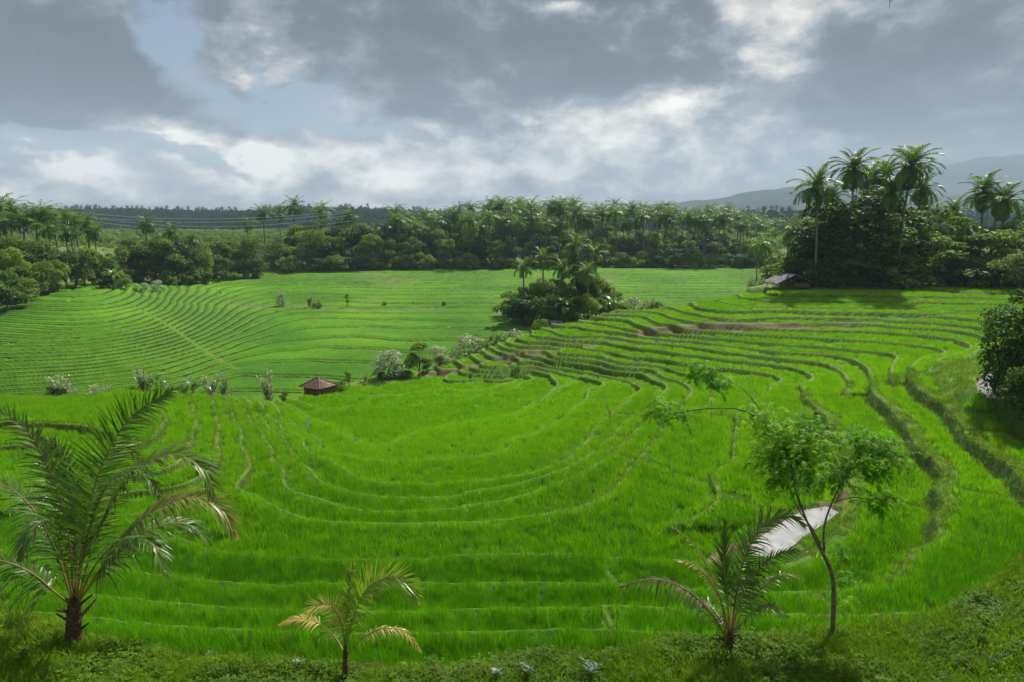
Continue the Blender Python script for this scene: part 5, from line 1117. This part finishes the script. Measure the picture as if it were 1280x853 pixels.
# ------------------------------------------------------------------ brick hut with tiled hip roof
M['rooftile'] = plain_mat('red_brown_roof_tiles', (.11, .065, .05), (.25, .15, .12), .8, 2.2, .2)
M['brick'] = plain_mat('weathered_brick_wall', (.10, .055, .04), (.20, .11, .08), .9, 4, .2)
M['plaster'] = plain_mat('grey_plaster_wall', (.26, .26, .24), (.42, .42, .40), .9, 3, .2)
M['wood'] = plain_mat('dark_weathered_wood', (.05, .035, .025), (.13, .10, .07), .8, 8, .2)
M['tin'] = plain_mat('weathered_tin_sheet', (.07, .075, .08), (.22, .225, .23), .7, 1.5, .2)
M['thatch'] = plain_mat('grey_brown_thatch', (.06, .05, .04), (.19, .16, .13), .95, 5, .1, .8)
def box_me(name, d, c, mat): return Acc().box(c, d).mesh(name, [M[mat]])
def hip_roof(w, d, h, ov, z0, rows=9):
    """courses of tiles, each course a ring lying over the one below"""
    A = Acc(); W, D = w/2+ov, d/2+ov; rl = max(W-D, .1)*.9
    for i in range(rows):
        a, b = i/rows, (i+1)/rows+.02; f = lambda t_: (W+(rl-W)*t_, D*(1-t_)); (x0, y0), (x1, y1) = f(a), f(min(b, 1)); za, zb = z0+h*a+.05, z0+h*min(b, 1)
        lo = [(-x0, -y0, za), (x0, -y0, za), (x0, y0, za), (-x0, y0, za)]; hi = [(-x1, -y1, zb), (x1, -y1, zb), (x1, y1, zb), (-x1, y1, zb)]; un = [(p[0], p[1], p[2]-.07) for p in lo]
        A.add(lo+hi+un, [(k, (k+1) % 4, 4+(k+1) % 4, 4+k) for k in range(4)]+[(8+k, 8+(k+1) % 4, (k+1) % 4, k) for k in range(4)], None, i/rows)
    return A, W, D, rl
A, W, D, rl = hip_roof(3.3, 2.9, 1.25, .48, 1.55); caps = Acc(); tz = 1.55+1.25+.06
caps.tube([(-rl, 0, tz), (rl, 0, tz)], .10, 6)
for sx in (-1, 1):
    for sy in (-1, 1): caps.tube([(sx*rl, 0, tz), (sx*W, sy*D, 1.64)], .085, 6)
x, y, z = at(398, 76.6)
hut = thing('brick_hut', 'small brick field hut with red brown tiled hip roof at the edge of the bowl', 'hut', (x, y, z-.05), [], R(-28), .74)
rf = link('roof', A.mesh('roof', [M['rooftile']]), hut); link('ridge_cap', caps.mesh('ridge_cap', [M['rooftile']], True), rf)
for n_, d_, c_, m_ in [('wall', (3.2, .14, 1.55), (0, -1.33, .775), 'brick'), ('wall', (3.2, .14, 1.55), (0, 1.33, .775), 'brick'), ('wall', (.14, 2.5, 1.55), (-1.53, 0, .775), 'plaster'), ('wall', (.14, 2.5, 1.55), (1.53, 0, .775), 'brick'), ('door', (.8, .06, 1.35), (.35, -1.44, .70), 'wood'), ('shutter', (.5, .05, .5), (-.8, -1.43, .95), 'wood'), ('shutter', (.05, .6, .5), (-1.63, -.3, .95), 'wood'), ('doorstep', (1.1, .4, .14), (.35, -1.65, .02), 'plaster')]:
    link(n_, box_me(n_, d_, c_, m_), hut)
# thatched shed above the top terrace
x, y, z = at(984, 105.5)
shed = thing('thatched_shed', 'low open shed with sagging thatched roof and tin sheets, left of the right grove', 'shed', (x, y, z-.1), [], R(12), .82)
th = Acc(); g = np.random.default_rng(8)
for i in range(7):
    a = i/7; xx0, xx1 = .2+3.6*a, .2+3.6*(a+1/7)+.15; za, zb = 2.9-1.5*a, 2.9-1.5*(a+1/7)-.05
    for j in range(6):
        y0_, y1_ = -2.2+4.4*j/6, -2.2+4.4*(j+1)/6-.03; k_ = .05*g.uniform(); th.add([(xx0, y0_, za+.10+k_), (xx1, y0_, zb+.10+k_), (xx1, y1_, zb+.10+k_), (xx0, y1_, za+.10+k_), (xx0, y0_, za-.05), (xx1, y0_, zb-.05), (xx1, y1_, zb-.05), (xx0, y1_, za-.05)], [(0, 1, 2, 3), (4, 7, 6, 5), (0, 4, 5, 1), (2, 6, 7, 3), (1, 5, 6, 2), (0, 3, 7, 4)], None, g.uniform())
link('thatch', th.mesh('thatch', [M['thatch']]), shed)
for j in range(5):     # corrugated tin sheets on the left slope
    s_ = Acc(); y0_ = -2.3+.94*j; n = 13; L0 = 3.5+g.uniform(-.3, .3); tilt = g.uniform(-.05, .05); v = []
    for k in range(n):
        yk = y0_+1.0*k/(n-1); zz = .035*math.cos(k*math.pi)+.01*j; v += [(.25, yk, 2.98+zz), (-L0, yk+tilt, 2.98-1.55*L0/3.5+zz)]
    s_.add(v, [(2*k, 2*k+1, 2*k+3, 2*k+2) for k in range(n-1)]); link('tin_sheet', s_.mesh('tin_sheet', [M['tin']]), shed)
ra = Acc().tube([(.1, -2.4, 3.02), (.1, 2.4, 3.05)], .07, 6); link('ridge_pole', ra.mesh('ridge_pole', [M['wood']]), shed)
for px_, py_, h_ in [(-3.0, -2, 1.5), (-3.0, 2, 1.5), (.1, -2, 2.85), (.1, 2, 2.85), (3.2, -2, 1.5), (3.2, 2, 1.5)]:
    link('post', Acc().tube([(px_, py_, 0), (px_, py_, h_)], .07, 7).mesh('post', [M['wood']]), shed)
plank = box_me('plank', (.22, .04, 1.25), (0, 0, 0), 'wood')
for i in range(12): link('plank', plank, shed, (.35+.24*i, -1.98, .72))
# small shelter in front of the valley clump
x, y, z = at(698, 127.5)
sh = thing('field_shelter', 'tiny open field shelter with pale grey sheet roof below the wooded valley clump', 'shelter', (x, y, z-.05), [('roof_sheet', Acc().add([(-1.7, -1.1, 1.55), (1.7, -1.1, 1.45), (1.7, .1, 2.0), (-1.7, .1, 2.1), (1.7, 1.2, 1.5), (-1.7, 1.2, 1.6)], [(0, 1, 2, 3), (3, 2, 4, 5)]).mesh('roof_sheet', [M['tin']]))], .1)
for a_, b_ in [(-1.5, -.9), (1.5, -.9), (-1.5, 1), (1.5, 1)]: link('post', Acc().tube([(a_, b_, 0), (a_, b_, 1.55)], .05, 6).mesh('post', [M['wood']]), sh)
x, y, z = at(925, 246)
fh = thing('farm_house', 'small grey roofed house half hidden under the far palms near the right grove', 'house', (x, y, z), [('wall', box_me('wall', (6, 4.5, 2.6), (0, 0, 1.3), 'plaster')), ('door', box_me('door', (1, .1, 2), (.5, -2.3, 1.0), 'wood'))], .2)
A, W, D, rl = hip_roof(6, 4.5, 2.0, .5, 2.6, 6); link('roof', A.mesh('roof', [M['tin']]), fh)

# ------------------------------------------------------------------ sticks and flags in the rice
M['bamboo'] = plain_mat('dry_bamboo', (.16, .13, .06), (.34, .28, .14), .6, 5, .3); M['rag'] = plain_mat('red_brown_rag', (.30, .07, .03), (.5, .16, .08), .8, 4, .2); M['darkrag'] = plain_mat('dark_plastic_rag', (.01, .01, .012), (.03, .03, .03), .5, 4, .2); M['white'] = plain_mat('pale_plastic', (.5, .5, .48), (.7, .7, .68), .5, 4, .2)
def stick(px, v0, v1, dpx, label, extra=None, r=.02, name='bamboo_pole'):
    q = hit(px, v0); y = q[1]; top = PY(px+dpx, v1, y)-q; mid = top*.5+np.array([.03*top[2], 0, 0]); A = Acc(); A.tube(bezier([(0, 0, -.2), mid, top], 8), np.linspace(r, r*.45, 8), 6)
    parts = [('pole', A.mesh('pole', [M['bamboo']]))]
    if extra == 'pinwheel':
        B_ = Acc()
        for k in range(4):
            a = k*math.pi/2+.4; d = np.array([math.cos(a), 0, math.sin(a)]); e = np.array([-math.sin(a), .25, math.cos(a)]); c = top+np.array([0, -.05, 0]); B_.add([c, c+d*.30+e*.09, c+d*.34, c+d*.28-e*.07], [(0, 1, 2, 3)]); B_.add([c+d*.28+np.array([0, .01, 0]), c+d*.30+e*.09+np.array([0, .01, 0]), c+d*.34+np.array([0, .02, 0])], None, [(0, 1, 2)])
        parts.append(('pinwheel', B_.mesh('pinwheel', [M['white']])))
    if extra in ('rag', 'darkrag'):
        f_ = .25 if extra == 'rag' else .1; c = top*f_; B_ = Acc(); g = np.random.default_rng(int(px)); n = 6
        v = [];
        for k in range(n): v += [c+np.array([.01+.02*math.sin(k*1.3), .02*math.cos(k), .28-.09*k]), c+np.array([.09+.03*math.sin(k*1.7), .05*math.sin(k*2.), .26-.09*k])]
        B_.add(v, [(2*k, 2*k+1, 2*k+3, 2*k+2) for k in range(n-1)]); parts.append(('rag', B_.mesh('rag', [M[extra]])))
    thing(name, label, 'pole', q, parts)
stick(388, 586, 529, -4, 'thin pole with pale pinwheel on the left side of the bowl', 'pinwheel', .025, 'pinwheel_pole')
stick(765, 528, 488, -12, 'bent bamboo with red rag above the middle of the bowl', 'rag', .05)
stick(723, 655, 604, -2, 'short upright stick in the rice, left of the crossed pair', None, .02)
stick(731, 648, 615, 6, 'stick leaning right between two upright sticks in the rice', None, .02)
stick(740, 622, 577, 1, 'dark stick with a black rag hanging at its foot', 'darkrag', .022)
stick(677, 608, 568, 0, 'thin stick with a small dark lump at its foot in the middle of the bowl', 'darkrag', .016)
stick(666, 616, 595, 2, 'very short stick left of the thin stick in the bowl', None, .016)
stick(889, 532, 492, 0, 'thin cane standing near the feathery sapling branch tip', None, .022)
stick(937, 486, 455, 0, 'left one of two thin canes above the sapling', None, .02); stick(941, 486, 458, 0, 'right one of two thin canes above the sapling', None, .02)
stick(995, 492, 462, 0, 'lone thin cane on the upper right terraces', None, .02)

# ------------------------------------------------------------------ power lines, pylon, masts, birds, twig
M['wire'] = plain_mat('aluminium_wire', (.45, .47, .48), (.6, .62, .63), .4, 1, .5); M['steel'] = plain_mat('grey_steel', (.20, .22, .23), (.3, .32, .33), .5, 1, .5)
for i, (pts, lab) in enumerate([([(60, 266), (180, 275), (290, 278), (382, 273), (440, 264)], 'uppermost power line crossing in front of the blue hill'), ([(60, 263), (200, 281), (300, 283), (390, 277), (440, 268)], 'second power line from the top in front of the blue hill'), ([(60, 268), (190, 285), (290, 288), (380, 284), (440, 276)], 'third power line from the top in front of the blue hill'), ([(60, 262), (160, 270), (270, 274), (375, 270), (440, 262)], 'power line running along the crest of the blue hill')]):
    w = np.array([PY(a, b, 240) for a, b in pts]); r0_ = w[0]; s = np.concatenate([[0], np.cumsum(np.linalg.norm(np.diff(w, axis=0), axis=1))]); t_ = np.linspace(0, s[-1], 40); c_ = np.polyfit(s, w[:, 2], 2); q = np.stack([np.interp(t_, s, w[:, 0]), np.interp(t_, s, w[:, 1]), np.polyval(c_, t_)], 1)
    o = link('power_line', Acc().tube(q-r0_, .045, 5).mesh('power_line', [M['wire']]), None, r0_); tag(o, lab, 'cable', 'power lines')
def pylon(px, vtop, y, H, wb, label):
    zt = ztop(vtop, y); x = (px-640)/853.33*(y*cP-zt*sP); L = Acc(); B_ = Acc(); f = lambda t_: wb*(1-t_)**1.3+.5*t_
    for sx in (-1, 1):
        for sy in (-1, 1): L.tube([(sx*f(t_)/2, sy*f(t_)/2, H*t_) for t_ in np.linspace(0, 1, 8)], .16, 4)
    for k in range(10):
        a, b = k/10, (k+1)/10
        for s1 in (-1, 1):
            B_.tube([(-f(a)/2, s1*f(a)/2, H*a), (f(b)/2, s1*f(b)/2, H*b)], .09, 3); B_.tube([(f(a)/2, s1*f(a)/2, H*a), (-f(b)/2, s1*f(b)/2, H*b)], .09, 3)
    parts = [('leg_frame', L.mesh('leg_frame', [M['steel']])), ('bracing', B_.mesh('bracing', [M['steel']]))]
    for t_ in (.72, .84, .95): parts.append(('cross_arm', Acc().tube([(-4.5*(1.2-t_*.5), 0, H*t_), (0, 0, H*t_+.7), (4.5*(1.2-t_*.5), 0, H*t_)], .12, 4).mesh('cross_arm', [M['steel']])))
    thing('pylon' if wb > 2 else 'radio_mast', label, 'pylon' if wb > 2 else 'mast', (x, y, zt-H), parts, .4)
pylon(574, 251, 900, 50, 8, 'far lattice pylon rising behind the middle of the tree line')
pylon(500, 256, 900, 50, 1.6, 'thin far mast behind the tree line, left of the lattice pylon')
M['bird'] = plain_mat('dark_bird_feathers', (.015, .014, .013), (.04, .035, .03), .7, 9, .2)
def bird_parts(seed):
    g = np.random.default_rng(seed); b = Acc(); s = np.linspace(-1, 1, 9); b.tube([(0, t_*.09, 0) for t_ in s], [.004, .012, .022, .028, .030, .026, .022, .020, .008], 6); b.add([(0, -.08, 0), (-.03, -.17, .003), (.03, -.17, .003)], None, [(0, 1, 2)])
    P_ = [('body', b.mesh('body', [M['bird']], True))]; f = g.uniform(.2, .6)
    for sd_ in (-1, 1): P_.append(('wing', Acc().add([(0, .05, .01), (sd_*.10, .07, .06*f*2), (sd_*.26, -.02, .03*f), (sd_*.12, -.03, .06*f*2), (0, -.04, .01)], [(0, 1, 3, 4)], [(1, 2, 3)]).mesh('wing', [M['bird']])))
    return P_
for i, (px, v, lab) in enumerate([(1033, 209, 'bird flying between the two left palms of the right grove'), (989, 242, 'bird flying left of the right grove'), (1214, 218, 'bird left of the pair of right end palms'), (1237, 218, 'bird just above the pair of right end palms'), (1259, 229, 'rightmost bird, above the right end palm'), (1148, 226, 'bird right of the tallest palm crown')]):
    q = PY(px, v, 62); thing('bird', lab, 'bird', q, bird_parts(i), i*1.3+.6, 1.4, 'birds over the right grove', (.2, .3*(i % 3-1)))
q = PY(1112, 2, 3.2); A = Acc(); A.tube([(-.01, 0, .045), (.0, 0, .02), (.002, 0, -.028)], [.003, .002, .0008], 5); A.tube([(0, 0, .02), (.012, 0, -.005)], [.0015, .0006], 4); A.tube([(-.01, 0, .045), (-.03, .1, .6), (.1, .5, 1.6)], [.003, .006, .012], 6)
tw = link('twig', A.mesh('twig', [M['bark_dark']]), None, q); tag(tw, 'tip of a thin dark twig hanging into the top edge of the sky', 'twig')

# ------------------------------------------------------------------ far hills, forest and mountains
def ridge(name, y, prof, depth, z0, mat, nz_=0.0, seed=0, nx=160, ny=26):
    pxs = np.linspace(prof[0][0], prof[-1][0], nx); vs = np.interp(pxs, [p[0] for p in prof], [p[1] for p in prof]) + nz_*fbm(pxs/40, pxs*0, 4, seed)*2
    t_ = np.concatenate([np.linspace(0, 1, ny), [1.3, 1.8]]); TT, PX = np.meshgrid(t_, pxs, indexing='ij'); VS = np.broadcast_to(vs, PX.shape); Yr = y
    Yg = Yr-depth*(1-TT)*1.0; top = ztop(VS, Yr); Zg = z0+(top-z0)*np.where(TT <= 1, np.sin(np.clip(TT, 0, 1)*math.pi/2)**1.2, 1-(TT-1)*.5); Xg = (PX-640)/853.33/cP*Yr*(1+0*TT)
    Zg = Zg + (top-z0)*.16*fbm(Xg/(depth*.22), Yg/(depth*.35), 4, seed+3)*np.clip(1-TT, 0, 1)*np.clip(TT*3, 0, 1)*2
    o = link(name, grid_mesh(name, Xg, Yg, Zg, np.ones_like(Xg, bool), [M[mat]], {})); tag(o, kind='structure'); o.data.polygons.foreach_set('use_smooth', np.ones(len(o.data.polygons), bool)); return Xg, Yg, Zg
M['hillground'] = plain_mat('forest_floor_green', (.015, .04, .012), (.03, .07, .02), .95, .05, .1)
M['mountain'] = plain_mat('haze_blue_mountain', (.018, .04, .04), (.03, .055, .055), .95, .004, .1)  # dark forest with the blue of distance haze put into its colour
h1 = ridge('far_hill', 1150, [(-500, 262), (0, 268), (100, 269), (150, 268), (200, 270), (280, 272), (340, 271), (400, 267), (470, 269), (520, 270), (580, 274), (640, 280), (760, 285)], 420, -10, 'hillground', 1.2, 4)
h2 = ridge('far_hill', 900, [(640, 284), (760, 278), (860, 276), (930, 274), (1000, 272), (1100, 276), (1300, 280), (1800, 280)], 300, -12, 'hillground', 1.0, 9)
ridge('mountain', 2600, [(560, 284), (700, 268), (800, 259), (850, 253), (900, 248), (940, 240), (985, 232), (1030, 232), (1080, 237), (1150, 246), (1300, 262), (1500, 280)], 800, -20, 'mountain', 2.0, 14)
ridge('mountain', 4100, [(760, 282), (900, 262), (1000, 246), (1080, 226), (1140, 211), (1200, 197), (1260, 194), (1330, 200), (1500, 235), (1580, 270)], 1000, -20, 'mountain', 2.0, 19)
def lowcrown(seed, palm=False):
    if palm: A = palm_crown(seed, 14, 3.6, 5, .5); A.v = [v+np.array([0, 0, 11.0]) for v in A.v]; A.tube([(0, 0, 0), (.2, 0, 11)], [.18, .14], 4); return A
    return broad_crown(seed, 4.5, 9, nlobe=9, nleaf=420, ls=1.15, base=.02)[0]
HC = proto_coll('hill_tree', [lowcrown(s).mesh('hill_tree', [M['hilltree']]) for s in range(4)]+[lowcrown(9, True).mesh('hill_palm', [M['hilltree']])])
g = np.random.default_rng(31); pts = []
for X_, Y_, Z_, n in ((*h1, 9000), (*h2, 6000)):
    i = g.uniform(0, 25, n); j = g.uniform(0, X_.shape[1]-1.01, n); i0, j0 = i.astype(int), j.astype(int)
    pts.append(np.stack([X_[i0, j0]*(1-j+j0)+X_[i0, j0+1]*(j-j0), Y_[i0, j0]*(1-i+i0)+Y_[i0+1, j0]*(i-i0), Z_[i0, j0]*(1-i+i0)+Z_[i0+1, j0]*(i-i0)-2.0], 1))
pts = np.concatenate(pts); n = len(pts)
scatter('hill_forest', 'forest of dark trees and palms covering the low blue hills behind the valley', 'forest', pts, rots(g, n, .03), g.uniform(.7, 1.5, n), HC)
y = np.sqrt(g.uniform(262**2, 830**2, 9000)); x = g.uniform(-.85, .85, 9000)*y; z = np.where(y < 305, -14, -13.0+3*np.clip((y-300)/300, 0, 1)); ok = (y > 300) | (x > -60); x, y, z = x[ok], y[ok], z[ok]; n = len(x)
scatter('undergrowth', 'bushy woodland filling the ground between the far palm belt and the low hills', 'undergrowth', np.stack([x, y, z-1], 1), rots(g, n, .03), g.uniform(.35, .75, n)*np.interp(y, [260, 400, 800], [1, 1.3, 1.5]), proto_coll('under_tree', [broad_crown(s+60, 4.5, 7, nlobe=9, nleaf=600, ls=.8, base=.02)[0].mesh('under_tree', [M['tree_mid']]) for s in range(3)]))

# ------------------------------------------------------------------ haze
hm = bpy.data.materials.new('thin_tropical_haze'); hm.use_nodes = True; ht = NT(hm.node_tree); ht.n.clear(); ho = ht.node('ShaderNodeOutputMaterial'); hv_ = ht.node('ShaderNodeVolumePrincipled')
hv_.inputs['Color'].default_value = (.60, .80, 1.0, 1); hv_.inputs['Density'].default_value = 0.00016; hv_.inputs['Anisotropy'].default_value = .1; ht.l.new(hv_.outputs[0], ho.inputs['Volume'])
A = Acc(); A.box((0, 2000, 227.5), (9000, 5000, 505)); o = link('haze', A.mesh('haze', [hm])); tag(o, 'thin bluish haze in the air over the valley', 'haze', kind='stuff')
print('all', time.time()-T0)
